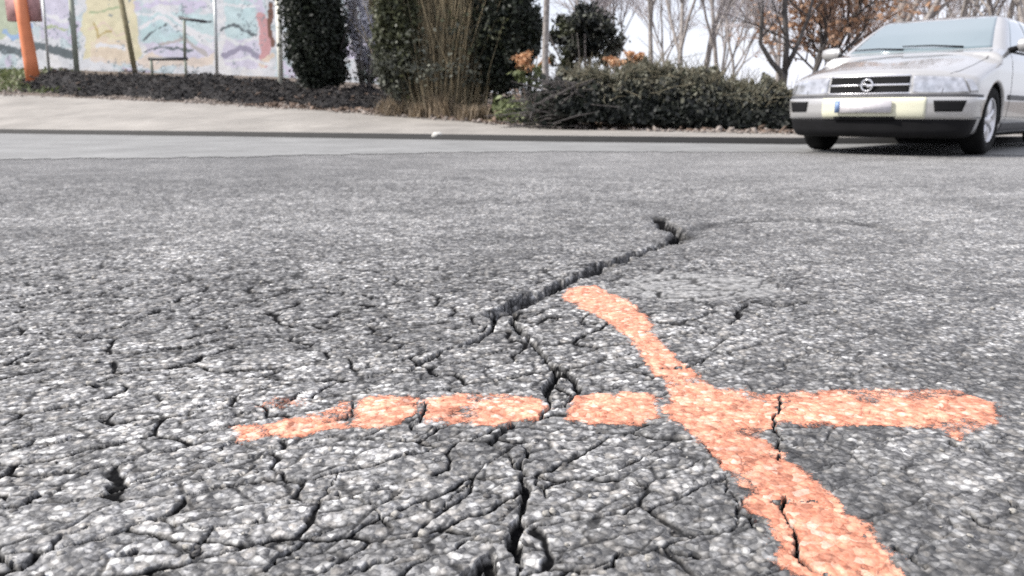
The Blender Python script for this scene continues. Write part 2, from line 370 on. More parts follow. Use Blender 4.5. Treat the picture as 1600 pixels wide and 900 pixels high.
# the heaved slab right of the main crack
cx, cy = G(1190, 455); e = np.hypot((X-cx)/.62, (Y-cy)/.62)
Z += .016*np.exp(-e**4)
ax_ = seg_dist(X+wx*.05, Y+wy*.05, [tuple(G(*p)) for p in [(1070, 372), (1110, 346), (1240, 341), (1340, 348), (1420, 362)]])
lip = np.exp(-(ax_/.035)**2); Z -= .012*lip
px_, py_ = G(1085, 452); pe = np.hypot((X-px_)/.16, (Y-py_)/.15)+wx*1.7+fbm(X*30, Y*30, 3, 99)*.5; smoothpatch = 1-sstep(.85, 1.15, pe)
Z -= .004*sstep(1.5, 1.0, pe)
# interlaced alligator cracking, elongated along the traffic direction
def alligator(cs, el, ang, s, width, warp):
    c, n = math.cos(ang), math.sin(ang)
    a = ((X+jx*.35)*c+(Y+jy*.35)*n)/el+wx*warp; b = (-(X+jx*.35)*n+(Y+jy*.35)*c)+wy*warp
    f1, f2, bd, cid = worley(a/cs, b/cs, s)
    return bd*cs, cid
m_left = np.clip(1.2-sstep(1.0, 3.0, Y)*.75, 0, 1)*np.clip(1.15-sstep(-.1, .7, X/np.maximum(Y, .1))*.7, .2, 1)*near
b1, c1 = alligator(.060, 2.5, R(27), 31, .002, .05)
b2, c2 = alligator(.028, 2.2, R(20), 41, .0012, .03)
brk = fbm(X*14, Y*14, 3, 51)                      # cracks come and go
pq = np.full(X.shape, 9.); kq = np.where((Y < 2.2) & (np.abs(X) < .8*Y))[0]
for q in POLYW: pq[kq] = np.minimum(pq[kq], poly_sdf(X[kq], Y[kq], q))
under_paint = sstep(.004, -.006, pq)
ks = .55+.60*np.clip(Y, 0, 3)
g1 = (1-sstep(.0010*ks, .0026*ks, b1+np.clip(-brk*.009-.0011, 0, .02)+(1-m_left)*.0022))*m_left
g2 = (1-sstep(.0007*ks, .0021*ks, b2+np.clip(-fbm(X*20, Y*20, 3, 52)*.011-.0006, 0, .02)+(1-m_left)*.0015))*m_left*.75
g1 = g1*(1-.75*under_paint*(.72+.28*sstep(-.05, .12, X))); g2 = g2*(1-.9*under_paint)
crk = np.maximum(np.maximum(g1*1., g2*.95), .85*np.exp(-(ax_/.03)**2)*vnoise(X*12, Y*12, 64)*(Y > 2.2)); Z -= .0032*g1+.0014*g2  # dark line along the lip paints its shading into the colour
Z += near*(c1-.5)*.0025
Wd = {}
for pts, wd, dp in cracks:
    lo = np.min(pts, 0)-.08; hi = np.max(pts, 0)+.08
    k = np.where((X > lo[0]) & (X < hi[0]) & (Y > lo[1]) & (Y < hi[1]))[0]
    if not len(k): continue
    fw = .030*sstep(.95, 1.7, Y[k])
    x, y = X[k]+jx[k]+wx[k]*.022+fw*fbm(X[k]*24, Y[k]*24, 2, 62), Y[k]+jy[k]+wy[k]*.022+fw*1.6*fbm(X[k]*24, Y[k]*24, 2, 63)
    scl = 1+1.3*(vnoise(X[k]*34, Y[k]*34, 61)-.5)
    d = seg_dist(x, y, pts)/(wd*scl*(.68+1.0*sstep(.95, 1.6, Y[k])))
    g = 1-sstep(.62, 1.08, d)
    Z[k] -= dp*g*(.5+.3*sstep(1., 1.6, Y[k])); crk[k] = np.maximum(crk[k], g)
# coarse stones
f1, f2, bd, sid = worley(X/.0125+wx, Y/.0125+wy, 71)
nr2 = 1-sstep(1.6, 3.0, Y); ux = X/np.maximum(Y, .1)
Z += nr2*(1-smoothpatch*.8)*(1-.55*under_paint)*(.0017*sstep(.55, .1, f1)*(.25+sid)*(1-crk))
f1b, _, _, sidb = worley(X/.03+wx, Y/.03+wy, 72)
Z += near*(1-smoothpatch*.8)*(1-.7*under_paint)*(.0022*fbm(X*34, Y*34, 3, 73)+.0034*fbm(X*13, Y*13+X*4, 3, 74))*(1+1.2*sstep(1.3, 2.6, Y))
pits = sstep(.26, .36, fbm(X*24, Y*24, 3, 81))*near
Z -= .0015*pits; crk = np.maximum(crk, pits*.35)
tone = np.clip(.5+(c1-.5)*.55*near+(c2-.5)*.35*near+fbm(X*3, Y*3, 4, 91)*.9, 0, 1)
darkr = sstep(.22, .42, ux)*sstep(1.9, 1.1, Y)*.18          # newer, darker tarmac right of the mark
tone = tone-.30*sstep(3.0, 5.0, Y)*sstep(.15, -.35, ux)+.10*sstep(2.2, 3.6, Y)*sstep(.15, .45, ux)
tone = tone+.24*sstep(.25, -.35, ux)*sstep(1.7, .8, Y)
tone = np.clip(tone-darkr-lip*.5*(1-sstep(4.5, 6, Y)), 0, 1)  # lip shading also painted into the tone
tone = tone*(1-smoothpatch*.8)+.80*smoothpatch*.8-.35*near*np.exp(-((pe-1.15)/.16)**2)*(vnoise(X*18, Y*18, 9))
tone = np.clip(tone, 0, 1)
nr, nc = Dg.shape
idx = np.arange(nr*nc).reshape(nr, nc)
Q = np.stack([idx[:-1, :-1], idx[:-1, 1:], idx[1:, 1:], idx[1:, :-1]], -1).reshape(-1, 4)
V = np.stack([X, Y, Z], -1)
def add_wear_shade(me, c, t, f_=None):
    at = me.color_attributes.new('wear', 'FLOAT_COLOR', 'POINT')
    at.data.foreach_set('color', np.stack([c, t, c*0 if f_ is None else f_, c*0+1], -1).astype(np.float32).ravel())
me = mk_mesh('road', V, Q, M['asphalt'], True); add_wear_shade(me, crk*.98, tone, smoothpatch*.6)
tag(link('road', me), kind='structure')
# sprayed mark: a thin skin of paint that follows the broken surface
ex = fbm(X*45, Y*45, 3, 101)
pd = np.full(X.shape, 9.)
kk = np.where((Y < 2.2) & (np.abs(ux) < .8))[0]
for q in POLYW: pd[kk] = np.minimum(pd[kk], poly_sdf(X[kk]+jx[kk]*.8, Y[kk]+jy[kk]*.8, q))
fade = np.exp(-(np.maximum(-pd, 0)/.006))                # sprayed edges are thin
st_ = vnoise(X*420, Y*420, 111)*.6+vnoise(X*180, Y*180, 112)*.4
cover = (pd+ex*.008 < .010) & (crk < .8)
pfade = sstep(.011, -.015, pd+ex*.016)-.55*sstep(.0, .20, fbm(X*16, Y*16, 4, 121)+.10*sstep(.15, -.15, X))
gx, gy = G(440, 632); gd = np.hypot((X-gx)/.05, (Y-gy)/.04); cover |= (gd < 1); pfade = np.maximum(pfade, .42*(gd < 1)*(1.1-gd))
fm = cover[Q].sum(1) >= 3
used = np.unique(Q[fm]); remap = np.full(len(V), -1); remap[used] = np.arange(len(used))
PV = V[used].copy(); PV[:, 2] += .0005
me = mk_mesh('paint_mark', PV, remap[Q[fm]], M['paint'], True); add_wear_shade(me, np.clip(crk[used]*.9, 0, 1), tone[used], pfade[used])
tag(link('paint_mark', me), 'orange sprayed surveying cross broken by cracks on the grey asphalt', 'road marking')

# loose grit broken out of the cracks
def grit(name, n, size, cond, mat, seed):
    rg = np.random.default_rng(seed); c_ = np.where(cond)[0]; p_ = V[c_[rg.integers(0, len(c_), n)]].copy()
    p_[:, :2] += rg.normal(size=(n, 2))*.012; s_ = size*(.4+1.1*rg.random(n)**2)
    B8 = np.array([(a, b_, c) for a in (-1, 1) for b_ in (-1, 1) for c in (-1, 1)], float)*.5
    VV = B8[None]*np.stack([s_*(1+.6*rg.random(n)), s_, s_*.75], -1)[:, None]*(.6+.8*rg.random((n, 8, 1)))
    th = rg.random(n)*6.3; ct, st = np.cos(th)[:, None], np.sin(th)[:, None]
    VV = np.stack([VV[..., 0]*ct-VV[..., 1]*st, VV[..., 0]*st+VV[..., 1]*ct, VV[..., 2]], -1)
    VV += np.stack([p_[:, 0], p_[:, 1], p_[:, 2]+s_*.3], -1)[:, None]
    Fq = np.array([(0, 1, 3, 2), (4, 6, 7, 5), (0, 4, 5, 1), (2, 3, 7, 6), (0, 2, 6, 4), (1, 5, 7, 3)])
    tag(obj(name, VV.reshape(-1, 3), (np.arange(n)[:, None, None]*8+Fq[None]).reshape(-1, 4), mat), kind='stuff')
inview = (np.abs(ux) < .8)
grit('loose_grit', 420, .0034, inview & (crk > .6) & (Y < 1.6), simple('broken asphalt grit', (.07, .067, .065), .8, 0, .6, 300), 5)
grit('stone_crumbs', 130, .0045, inview & (Y < 2.4) & (under_paint < .1), simple('pale stone crumbs', (.26, .25, .23), .8, 0, .5, 300), 6)

def strip(name, A, B, mat, z=None, n=60, sub=8, kind='structure', smooth=False):
    """sheet between polylines A and B (lists of xyz)."""
    A = np.array(A, float); B = np.array(B, float)
    def rs(L):
        t = np.linspace(0, len(L)-1, n); i = np.minimum(t.astype(int), len(L)-2); f = (t-i)[:, None]
        return L[i]*(1-f)+L[i+1]*f
    a, b = rs(A), rs(B); s = np.linspace(0, 1, sub)[:, None, None]
    G_ = a[None]*(1-s)+b[None]*s; idx = np.arange(sub*n).reshape(sub, n)
    Q = np.stack([idx[:-1, :-1], idx[:-1, 1:], idx[1:, 1:], idx[1:, :-1]], -1).reshape(-1, 4)
    return tag(obj(name, G_.reshape(-1, 3), Q, mat, smooth=smooth), kind=kind)
def fl(px, py, z=0): g = G(px, py); return (g[0], g[1], z)
# kerb line (road level) left to right
KP = [(-900, 16.5+5), (-300, None), (0, None), (430, None), (850, None), (1240, None), (1600, None), (2300, None)]
KY = {-900: 202, -300: 204.5, 0: 209, 430: 215, 850: 222, 1240: 226.5, 1600: 224, 2300: 219}
kerb = [fl(p, KY[p]) for p, _ in KP]
CY = {-900: 262, -300: 254, 0: 250, 430: 244, 850: 237.5, 1240: 238.5, 1600: 243, 2300: 250}
conc = [fl(p, CY[p]) for p, _ in KP]
co = strip('concrete_lane', [(x, y, .005) for x, y, z in conc], [(x, y, .008) for x, y, z in kerb], M['concrete'], n=900, sub=6)
cv = np.zeros(len(co.data.vertices)*3, np.float32); co.data.vertices.foreach_get('co', cv); cv = cv.reshape(-1, 3); e_ = cv[:900]
e_[:, 1] += (fbm(e_[:, 0]*1.1, e_[:, 0]*0, 3, 301)*.5+fbm(e_[:, 0]*9, e_[:, 0]*0, 3, 302)*.35).astype(np.float32); co.data.vertices.foreach_set('co', cv.ravel())
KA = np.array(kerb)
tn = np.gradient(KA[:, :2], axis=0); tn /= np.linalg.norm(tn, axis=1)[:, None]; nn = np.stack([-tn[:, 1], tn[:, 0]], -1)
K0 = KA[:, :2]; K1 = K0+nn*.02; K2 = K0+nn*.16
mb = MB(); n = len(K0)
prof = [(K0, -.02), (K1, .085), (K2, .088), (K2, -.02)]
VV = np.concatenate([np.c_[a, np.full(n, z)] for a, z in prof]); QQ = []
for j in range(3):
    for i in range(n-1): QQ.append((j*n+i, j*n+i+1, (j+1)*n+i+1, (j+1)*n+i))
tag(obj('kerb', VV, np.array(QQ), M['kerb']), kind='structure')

# ------------------------------------------------------------------ terrain behind the kerb
UU = [(p-800)/FPX for p, _ in KP]
ktop = [(K2[i, 0], K2[i, 1], .084) for i in range(n)]
back_def = [(-900, 120, 34), (-300, 135, 28), (0, 147, 24), (430, 167, 19), (850, 199, 14.2), (1240, 208, 12.6), (1600, 210, 14), (2300, 210, 17)]
back = [tuple(P(*b)) for b in back_def]
mid_def = [(-900, 85, 42), (-300, 96, 37), (0, 106, 34), (430, 120, 30), (850, 150, 27), (1240, 168, 30), (1600, 170, 32), (2300, 170, 34)]
mid = [tuple(P(*b)) for b in mid_def]
far = [(u*90, 90, m[2]+.5) for u, m in zip([a[0]/a[1] for a in mid], mid)]
strip('pavement', ktop, back, M['pave'], n=120, sub=10)
strip('bank', [(x, y, z+.002) for x, y, z in back], mid, M['soil'], n=120, sub=14)
strip('far_ground', mid, far, M['soil'], n=80, sub=8)
tag(obj('ground', [(-300, -100, -.08), (300, -100, -.08), (300, 400, -.08), (-300, 400, -.08)], np.array([[0, 1, 2, 3]]), M['soil']), kind='structure')
_lines = [np.array(ktop), np.array(back), np.array(mid), np.array(far)]
def TZ(x, y):
    u = x/y; Ys, Zs = [], []
    for L in _lines:
        us = L[:, 0]/L[:, 1]; Ys.append(np.interp(u, us, L[:, 1])); Zs.append(np.interp(u, us, L[:, 2]))
    return float(np.interp(y, Ys, Zs))
def on(px, D, dz=0):
    x = (px-800)/FPX*D*1.0
    r = ray(px, 120); x = r[0]/r[1]*D
    return np.array([x, D, TZ(x, D)+dz])

# ------------------------------------------------------------------ foliage tools
def leaves(name, pts, size, mat, parent=None, tilt=1.0, aspect=1.6, kind=None, nrm=None):
    n = len(pts); pts = np.asarray(pts)
    a = RNG.normal(size=(n, 3)); a /= np.linalg.norm(a, axis=1)[:, None]
    b = RNG.normal(size=(n, 3)); b -= (b*a).sum(1)[:, None]*a; b /= np.linalg.norm(b, axis=1)[:, None]
    s = size*(.6+.8*RNG.random(n))[:, None]
    l, w_ = a*s*aspect/2, b*s/2
    c = np.cross(a, b)*s*.18
    V = np.stack([pts-l, pts+w_+c, pts+l, pts-w_+c], 1).reshape(-1, 3)
    Q = np.arange(4*n).reshape(n, 4)
    me = mk_mesh(name, V, Q, mat)
    at = me.attributes.new('rnd', 'FLOAT', 'FACE'); at.data.foreach_set('value', RNG.random(len(me.polygons)).astype(np.float32))
    return link(name, me, parent)
def blob_pts(n, c, r, shell=.55, lump=.35, seed=0, zmin=None):
    """points in an uneven ellipsoid, denser to the outside, gathered in clumps."""
    rg = np.random.default_rng(seed)
    k = max(12, n//140); cd_ = rg.normal(size=(k, 3)); cd_ /= np.linalg.norm(cd_, axis=1)[:, None]
    cr = shell+(1-shell)*rg.random(k)**.6; cc = cd_*cr[:, None]
    i = rg.integers(0, k, n); p = cc[i]+rg.normal(size=(n, 3))*lump*.42*(.6+.8*rg.random(k))[i][:, None]
    p = p*np.array(r)+np.array(c)
    if zmin is not None: p = p[p[:, 2] > zmin]
    return p
def branch(mb, p, d, L, r, depth, twigs, spread=.5, up=.25, kids=3, rg=None, minr=.004, seg=4, wob=.10, sides=6):
    pts = [p]; dd = d/np.linalg.norm(d)
    for i in range(seg):
        dd = dd+rg.normal(size=3)*wob+np.array([0, 0, up*.12]); dd /= np.linalg.norm(dd); pts.append(pts[-1]+dd*L/seg)
    r1 = max(r*.55, minr)
    (mb if depth > 1 else twigs).tube(pts, np.linspace(r, r1, len(pts)), sides if depth > 1 else 3, cap=False)
    if depth <= 0: return
    for k in range(kids+(1 if depth > 1 else 2)):
        t = .3+.7*rg.random(); i = min(int(t*seg), seg-1); q = np.array(pts[i])+(np.array(pts[i+1])-np.array(pts[i]))*(t*seg-i)
        a = rg.normal(size=3); a -= a.dot(dd)*dd; a /= np.linalg.norm(a)
        nd = dd*(1-spread*.6)+a*spread+np.array([0, 0, up]); nd /= np.linalg.norm(nd)
        branch(mb, q, nd, L*(.5+.25*rg.random()), max(r*(.62-.3*t+.1), minr), depth-1, twigs, spread, up, kids, rg, minr, max(2, seg-1), wob*1.2, sides)
    branch(mb, np.array(pts[-1]), dd, L*.6, r1, depth-1, twigs, spread, up, kids, rg, minr, max(2, seg-1), wob, sides)
def bare_tree(px, D, H, r, label, lean=(0, 0), depth=4, seed=1, mat='bark', tmat='twig', spread=.5, kids=3, group=None, leafm=None, nleaf=0, first=.45, name='bare_tree', minr=.004):
    rg = np.random.default_rng(seed); b = on(px, D, -.05)
    root = empty(name, b, label, 'tree', group)
    t, tw = MB(), MB(); d = np.array([lean[0], lean[1], 1.])
    branch(t, np.zeros(3), d, H*first, r, depth, tw, spread, .28, kids, rg, minr)
    t.build('trunk', M[mat], root, True)
    if tw.V: tw.build('crown', M[tmat], root)
    if leafm:
        tips = np.concatenate(tw.V); tips = tips[RNG.integers(0, len(tips), nleaf)]+RNG.normal(size=(nleaf, 3))*.05
        leaves('leaves', tips, .075, leafm, root)
    return root
LM = {
 'conifer': leafmat('conifer needles', (.008, .012, .009), (.032, .042, .028)),
 'ivy': leafmat('shade dark hedge leaves', (.004, .006, .006), (.020, .025, .020)),  # shade of the hedge front put into the leaf colour
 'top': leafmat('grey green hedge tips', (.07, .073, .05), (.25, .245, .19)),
 'mid': leafmat('mid green leaves', (.030, .036, .020), (.10, .11, .058)),
 'grey': leafmat('grey green leaves', (.05, .055, .045), (.19, .20, .16)),
 'beech': leafmat('dry brown beech leaves', (.34, .19, .11), (.66, .44, .30)),
 'orange': leafmat('orange autumn leaves', (.42, .20, .09), (.74, .50, .32)),
 'white': leafmat('whitish gap leaves', (.45, .45, .50), (.80, .80, .86)),  # whiteness stands in for a bright gap
 'straw': leafmat('dry straw blades', (.10, .08, .055), (.33, .26, .18)),
 'weed': leafmat('low weeds', (.07, .09, .035), (.20, .23, .11)),
}

# ------------------------------------------------------------------ graffiti building
def mural_mat():
    m, nt, b = new_mat('faded mural ground'); L = nt.links.new
    tc = N(nt, 'ShaderNodeTexCoord'); n = N(nt, 'ShaderNodeTexNoise', Scale=.9, Detail=9., Roughness=.68, Distortion=1.2); L(tc.outputs['Object'], n.inputs['Vector'])
    r = ramp(nt, [(.28, (.42, .52, .55)), (.40, (.70, .80, .81)), (.5, (.86, .87, .88)), (.58, (.74, .71, .80)), (.72, (.86, .84, .82))])
    L(n.outputs['Fac'], r.inputs[0]); L(r.outputs[0], b.inputs['Base Color']); b.inputs['Roughness'].default_value = .85
    return m
M['mural'] = mural_mat()
for k, c in dict(mwhite=(.88, .90, .90), mteal=(.62, .78, .78), mlilac=(.72, .69, .80), myellow=(.84, .76, .48), mgrey=(.27, .31, .33), mpink=(.72, .42, .42), mgreen=(.45, .52, .33), mpeach=(.82, .68, .55), mblue=(.42, .55, .74)).items():
    M[k] = simple('mural '+k[1:], c, .8, 0, .30, 3.5)
WD = 33.0
wl, wr = P(-420, 110, WD), P(625, 118, WD)
bld = empty('graffiti_building', ((wl[0]+wr[0])/2, WD, 0), 'long low building with a faded pastel graffiti mural wall', 'building')
bx0, bx1 = wl[0]-bld.location[0], wr[0]-bld.location[0]; bz = 1.2
mb = MB(); mb.box(((bx0+bx1)/2, 4, bz+3.6), (bx1-bx0, 8, 7.2)); mb.build('wall', M['mural'], bld)
mb = MB(); mb.box(((bx0+bx1)/2, 4, bz+7.3), (bx1-bx0+.8, 8.8, .22)); mb.build('roof', M['dark_trim'], bld)
# the painted wall skin: a fine grid coloured with the artwork itself
strokes, fields = [], []
def mur(pix, w_, c): strokes.append((pix, w_, c))
def panel(x0, y0, x1, y1, c): fields.append((x0, y0, x1, y1, c))
CW, CT, CL, CYL, CG, CP, CGR, CPE, CB = (.88, .90, .90), (.60, .80, .80), (.74, .70, .84), (.88, .79, .46), (.16, .19, .20), (.70, .40, .40), (.50, .58, .36), (.88, .74, .60), (.40, .56, .78)
panel(132, -20, 216, 96, CYL); panel(140, 62, 208, 102, CPE); panel(-10, -20, 34, 60, CGR); panel(66, -10, 110, 60, CL); panel(215, 86, 330, 106, CPE)
panel(222, 22, 335, 66, CT); panel(350, 5, 402, 62, CT); panel(222, 66, 330, 86, CL); panel(345, 62, 405, 106, CL)
mur([(218, 20), (262, 22), (290, 42), (330, 78)], 5, CW); mur([(222, 40), (255, 30), (300, 55), (345, 62)], 6, CW)
mur([(290, 42), (320, 66), (345, 74)], 4, CW); mur([(225, 60), (240, 46), (262, 42)], 4, CG); mur([(280, 28), (330, 35)], 3, CG)
mur([(240, 36), (236, 46), (258, 42)], 3, CT); mur([(345, 46), (362, 40), (385, 50), (400, 56)], 5, CG); mur([(352, 60), (375, 68), (402, 58)], 5, CW)
mur([(330, 8), (370, 12), (408, 8)], 4, CW); mur([(72, 20), (95, 32), (108, 30)], 5, CW); mur([(72, 45), (90, 40), (108, 46)], 4, CGR)
mur([(348, 88), (375, 72), (400, 88)], 9, (.40, .38, .48)); mur([(412, 95), (416, 60), (410, 25)], 16, CP); mur([(424, 5), (422, 40), (426, 70)], 6, (.22, .12, .09)); mur([(408, 100), (425, 84)], 10, CPE)
mur([(5, 50), (20, 60), (50, 40)], 7, CB); mur([(230, 8), (280, 2), (320, 10)], 7, CL); mur([(250, 70), (290, 60), (320, 84)], 5, (.55, .52, .50))
mur([(140, 45), (160, 38), (180, 55), (200, 45)], 4, CPE); mur([(140, 20), (200, 12)], 4, CGR); mur([(150, 70), (195, 76)], 5, CW); mur([(145, 36), (150, 60), (170, 50)], 3, (.62, .50, .24))
mur([(0, 76), (30, 82), (60, 74), (112, 84)], 13, CG); mur([(110, 30), (118, 50), (124, 40)], 5, CG); mur([(470, 30), (560, 45), (610, 30)], 22, CW); mur([(540, 80), (580, 70), (620, 90)], 20, CL)
mur([(222, 80), (260, 74), (300, 76)], 3, CG); mur([(352, 96), (385, 92), (430, 102)], 5, CW)
gxx = np.arange(bx0, bx1, .045); gzz = np.arange(bz+.2, bz+7.2, .045); A_, B_ = np.meshgrid(gxx, gzz, indexing='ij'); fa = A_.ravel()+bld.location[0]; fb = B_.ravel()
el = np.stack([fa, np.full(fa.shape, WD), fb-CAM_H], -1)      # wall point -> where the artist's sketch has it
den = el[:, 1]*math.cos(PITCH)-el[:, 2]*math.sin(PITCH); PX = 800+FPX*el[:, 0]/den; PY = 450-FPX*(el[:, 1]*math.sin(PITCH)+el[:, 2]*math.cos(PITCH))/den
n_a = fbm(fa*1.1, fb*1.1, 5, 201); n_b = fbm(fa*2.3, fb*2.3, 4, 202); n_c = fbm(fa*5, fb*5, 3, 203)
qx_, qy_ = PX+n_a*26, PY+n_b*22
base = np.array([.80, .82, .83])+np.zeros((len(fa), 3))
for thr, c in ((.10, (.66, .76, .78)), (.20, (.72, .68, .80)), (-.12, None), ):
    if c is not None: base = np.where((n_a > thr)[:, None], c, base)
base = np.where((n_a < -.13)[:, None], (.90, .90, .88), base); base = np.where((n_b < -.2)[:, None], (.62, .70, .72), base)
for x0, y0, x1, y1, c in fields: base = np.where(((qx_ > x0) & (qx_ < x1) & (qy_ > y0) & (qy_ < y1))[:, None], np.array(c)*.75+.25*base, base)
for pts, w_, c in strokes: base = np.where((seg_dist(qx_*.6+PX*.4, qy_*.6+PY*.4, pts) < w_*.5*(1+n_c))[:, None], c, base)
outl = (np.abs(n_b-.06) < .012) & (n_a > -.05); base = np.where(outl[:, None], (.30, .36, .38), base)
base = base*(1+.35*n_c[:, None])
ii = np.arange(A_.size).reshape(A_.shape)
mm, mnt, mbs = new_mat('mural paint'); ma = N(mnt, 'ShaderNodeAttribute', attribute_name='art'); mnt.links.new(ma.outputs['Color'], mbs.inputs['Base Color']); mbs.inputs['Roughness'].default_value = .85
mme = mk_mesh('mural', np.stack([A_.ravel(), A_.ravel()*0-.012, fb], -1), np.stack([ii[:-1, :-1], ii[1:, :-1], ii[1:, 1:], ii[:-1, 1:]], -1).reshape(-1, 4), mm)
at_ = mme.color_attributes.new('art', 'FLOAT_COLOR', 'POINT'); at_.data.foreach_set('color', np.c_[np.clip(base, 0, .92), np.ones(len(base))].astype(np.float32).ravel())
link('mural', mme, bld)

# ------------------------------------------------------------------ posts and street pieces on the left
def post(name, label, cat, bot, top, D, wpx, mat, sides=8, taper=1., Dt=None, group=None):
    a, b_ = P(*bot, D), P(*top, D if Dt is None else Dt); a[2] = min(a[2], TZ(a[0], a[1])-.03) if abs(a[2]-TZ(a[0], a[1])) < 1.5 else a[2]
    r = wpx/FPX*D/2; o = empty(name, a, label, cat, group); mb = MB()
    mb.tube([np.zeros(3), (b_-a)*.5, b_-a], [r, r*(1+taper)/2, r*taper], sides); mb.build('post', M[mat], o, True)
    mb = MB(); mb.tube([(0, 0, -.02), (0, 0, .05)], [r*1.7, r*1.5], 10); mb.build('foot', M[mat], o)
    mb = MB(); mb.tube([b_-a, b_-a+np.array([0, 0, .03])], [r*taper*1.15, r*taper*.8], 10); mb.build('cap', M[mat], o)
    return o
D0 = 26.5
a = P(49, 128, D0); a[2] = TZ(a[0], a[1]); oo = empty('orange_stand', a, 'tapered orange stand carrying a faded red box, far left', 'stand')
mb = MB(); hgt = 3.2; wsc = D0/FPX
mb.tube([(.08, 0, 0), (.05, 0, .8), (-.0, 0, 1.9), (-.04, 0, hgt)], [wsc*10, wsc*9.5, wsc*8.5, wsc*8.5], 12); mb.build('post', M['orange'], oo, True)
mb = MB(); z0 = P(45, 32, D0)[2]-a[2]; mb.box((-.10, .24, z0+.55), (wsc*46, .26, 1.1)); mb.build('red_box', M['redbox'], oo)
mb = MB(); mb.box((-.10, .24, z0+1.14), (wsc*50, .34, .08)); mb.build('lid', M['redbox'], oo)
mb = MB(); mb.tube([(.08, 0, -.02), (.08, 0, .07)], [wsc*13, wsc*12], 14); mb.build('foot', M['orange'], oo)
post('fence_post', 'thin blue grey post just right of the orange stand', 'post', (76, 110), (66, -15), 28, 4, 'galv')
post('fence_post', 'weathered green post left of the yellow mural panel', 'post', (119, 108), (110, -15), 27, 8, 'greenpost')
post('wooden_post', 'mossy wooden post leaning over the yellow mural panel', 'post', (212, 104), (187, -12), 27, 8, 'olivepost')
post('metal_pole', 'slim grey pole in front of the teal swooshes', 'pole', (338, 110), (335, -15), 27, 5, 'galv')
post('metal_pole', 'cream painted pole standing beside the dark conifer', 'pole', (438, 124), (434, -15), 22, 8.5, 'creampost')
fr = empty('tube_barrier', P(262, 95, 28), 'low grey tubular barrier with one tall upright by the mural', 'barrier')
mb = MB(); q = lambda x, y: P(x, y, 28)-np.array(fr.location)
mb.tube([q(232, 92), q(293, 92)], .055, 8); mb.build('rail', M['dark_trim'], fr)
mb = MB(); mb.tube([q(289, 95), q(288, 32)], .05, 8); mb.build('upright', M['greenpost'], fr)
mb = MB(); mb.tube([q(280, 28), q(322, 34)], .045, 8); mb.build('top_bar', M['dark_trim'], fr)
for xx in (236, 289):
    e_ = q(xx, 93); f_ = e_.copy(); f_[2] = TZ(f_[0]+fr.location[0], 28)-fr.location[2]-.05
    mb = MB(); mb.tube([e_, f_], .05, 8); mb.build('leg', M['greenpost'], fr)

# ------------------------------------------------------------------ mulch berm, litter, sticks
def band_pts(n, pxr, t0, t1, seed, dens=None):
    rg = np.random.default_rng(seed); out = []
    L0, L1 = np.array(back), np.array(mid)
    px = rg.uniform(*pxr, n); t = rg.uniform(t0, t1, n)**1.0
    r = np.array([ray(p, 150)[0]/ray(p, 150)[1] for p in px])
    ya = np.interp(r, L0[:, 0]/L0[:, 1], L0[:, 1]); yb = np.interp(r, L1[:, 0]/L1[:, 1], L1[:, 1])
    y = ya+(yb-ya)*t; x = r*y
    return x, y, np.array([TZ(a, b_) for a, b_ in zip(x, y)])
def chips(name, x, y, z, size, mat, lift=.5, flat=.5, **kw):
    n = len(x); s = size*(.35+1.2*RNG.random(n)**2)
    B = np.array([(a, b_, c) for a in (-1, 1) for b_ in (-1, 1) for c in (-1, 1)], float)*.5
    th = RNG.random(n)*6.3; ph = RNG.normal(size=n)*.5
    sc = np.stack([s*(1+RNG.random(n)), s*(.5+.5*RNG.random(n)), s*flat*(.5+RNG.random(n))], -1)
    V = B[None]*sc[:, None]*(.65+.7*RNG.random((n, 8, 1)))
    ct, st = np.cos(ph)[:, None], np.sin(ph)[:, None]
    V = np.stack([V[..., 0]*ct-V[..., 2]*st, V[..., 1], V[..., 0]*st+V[..., 2]*ct], -1)
    ct, st = np.cos(th)[:, None], np.sin(th)[:, None]
    V = np.stack([V[..., 0]*ct-V[..., 1]*st, V[..., 0]*st+V[..., 1]*ct, V[..., 2]], -1)
    V += np.stack([x, y, z+s*flat*lift], -1)[:, None]
    Fq = np.array([(0, 1, 3, 2), (4, 6, 7, 5), (0, 4, 5, 1), (2, 3, 7, 6), (0, 2, 6, 4), (1, 5, 7, 3)])
    Q = (np.arange(n)[:, None, None]*8+Fq[None]).reshape(-1, 4)
    return tag(obj(name, V.reshape(-1, 3), Q, mat), kind='stuff', **kw)
# the berm itself
n1, n2 = 160, 26; pxs = np.linspace(35, 720, n1); rows = []
for j, t in enumerate(np.linspace(0, 1, n2)):
    for i, p in enumerate(pxs):
        b0 = np.interp(p, [0, 430, 850], [24, 19, 14.2])+.5+.4*math.sin(i*.21)
        y = b0+t*4.2; x = ray(p, 150)[0]/ray(p, 150)[1]*y
        hh = np.interp(p, [35, 90, 300, 450, 560, 650, 720], [0, .40, .42, .36, .32, .22, 0])
        z = TZ(x, y)-.03+hh*math.sin(math.pi*min(t*1.15, 1))**.7*(1+.5*float(fbm(np.array([x*1.3]), np.array([y*1.3]), 4, 5)[0])*2)
        z += float(fbm(np.array([x*6]), np.array([y*6]), 3, 6)[0])*.30*(hh > 0)
        rows.append((x, y, z))
BR = np.array(rows); ii = np.arange(n1*n2).reshape(n2, n1)
berm = tag(obj('soil_mound', BR, np.stack([ii[:-1, :-1], ii[:-1, 1:], ii[1:, 1:], ii[1:, :-1]], -1).reshape(-1, 4), M['clod']), 'long mound of dark turned soil and brushwood before the mural wall', 'soil mound')
kx = RNG.integers(0, len(BR), 20000); pb = BR[kx]+RNG.normal(size=(20000, 3))*[.12, .12, .03]
chips('soil_clods', pb[:, 0], pb[:, 1], pb[:, 2], .038, M['clod'])
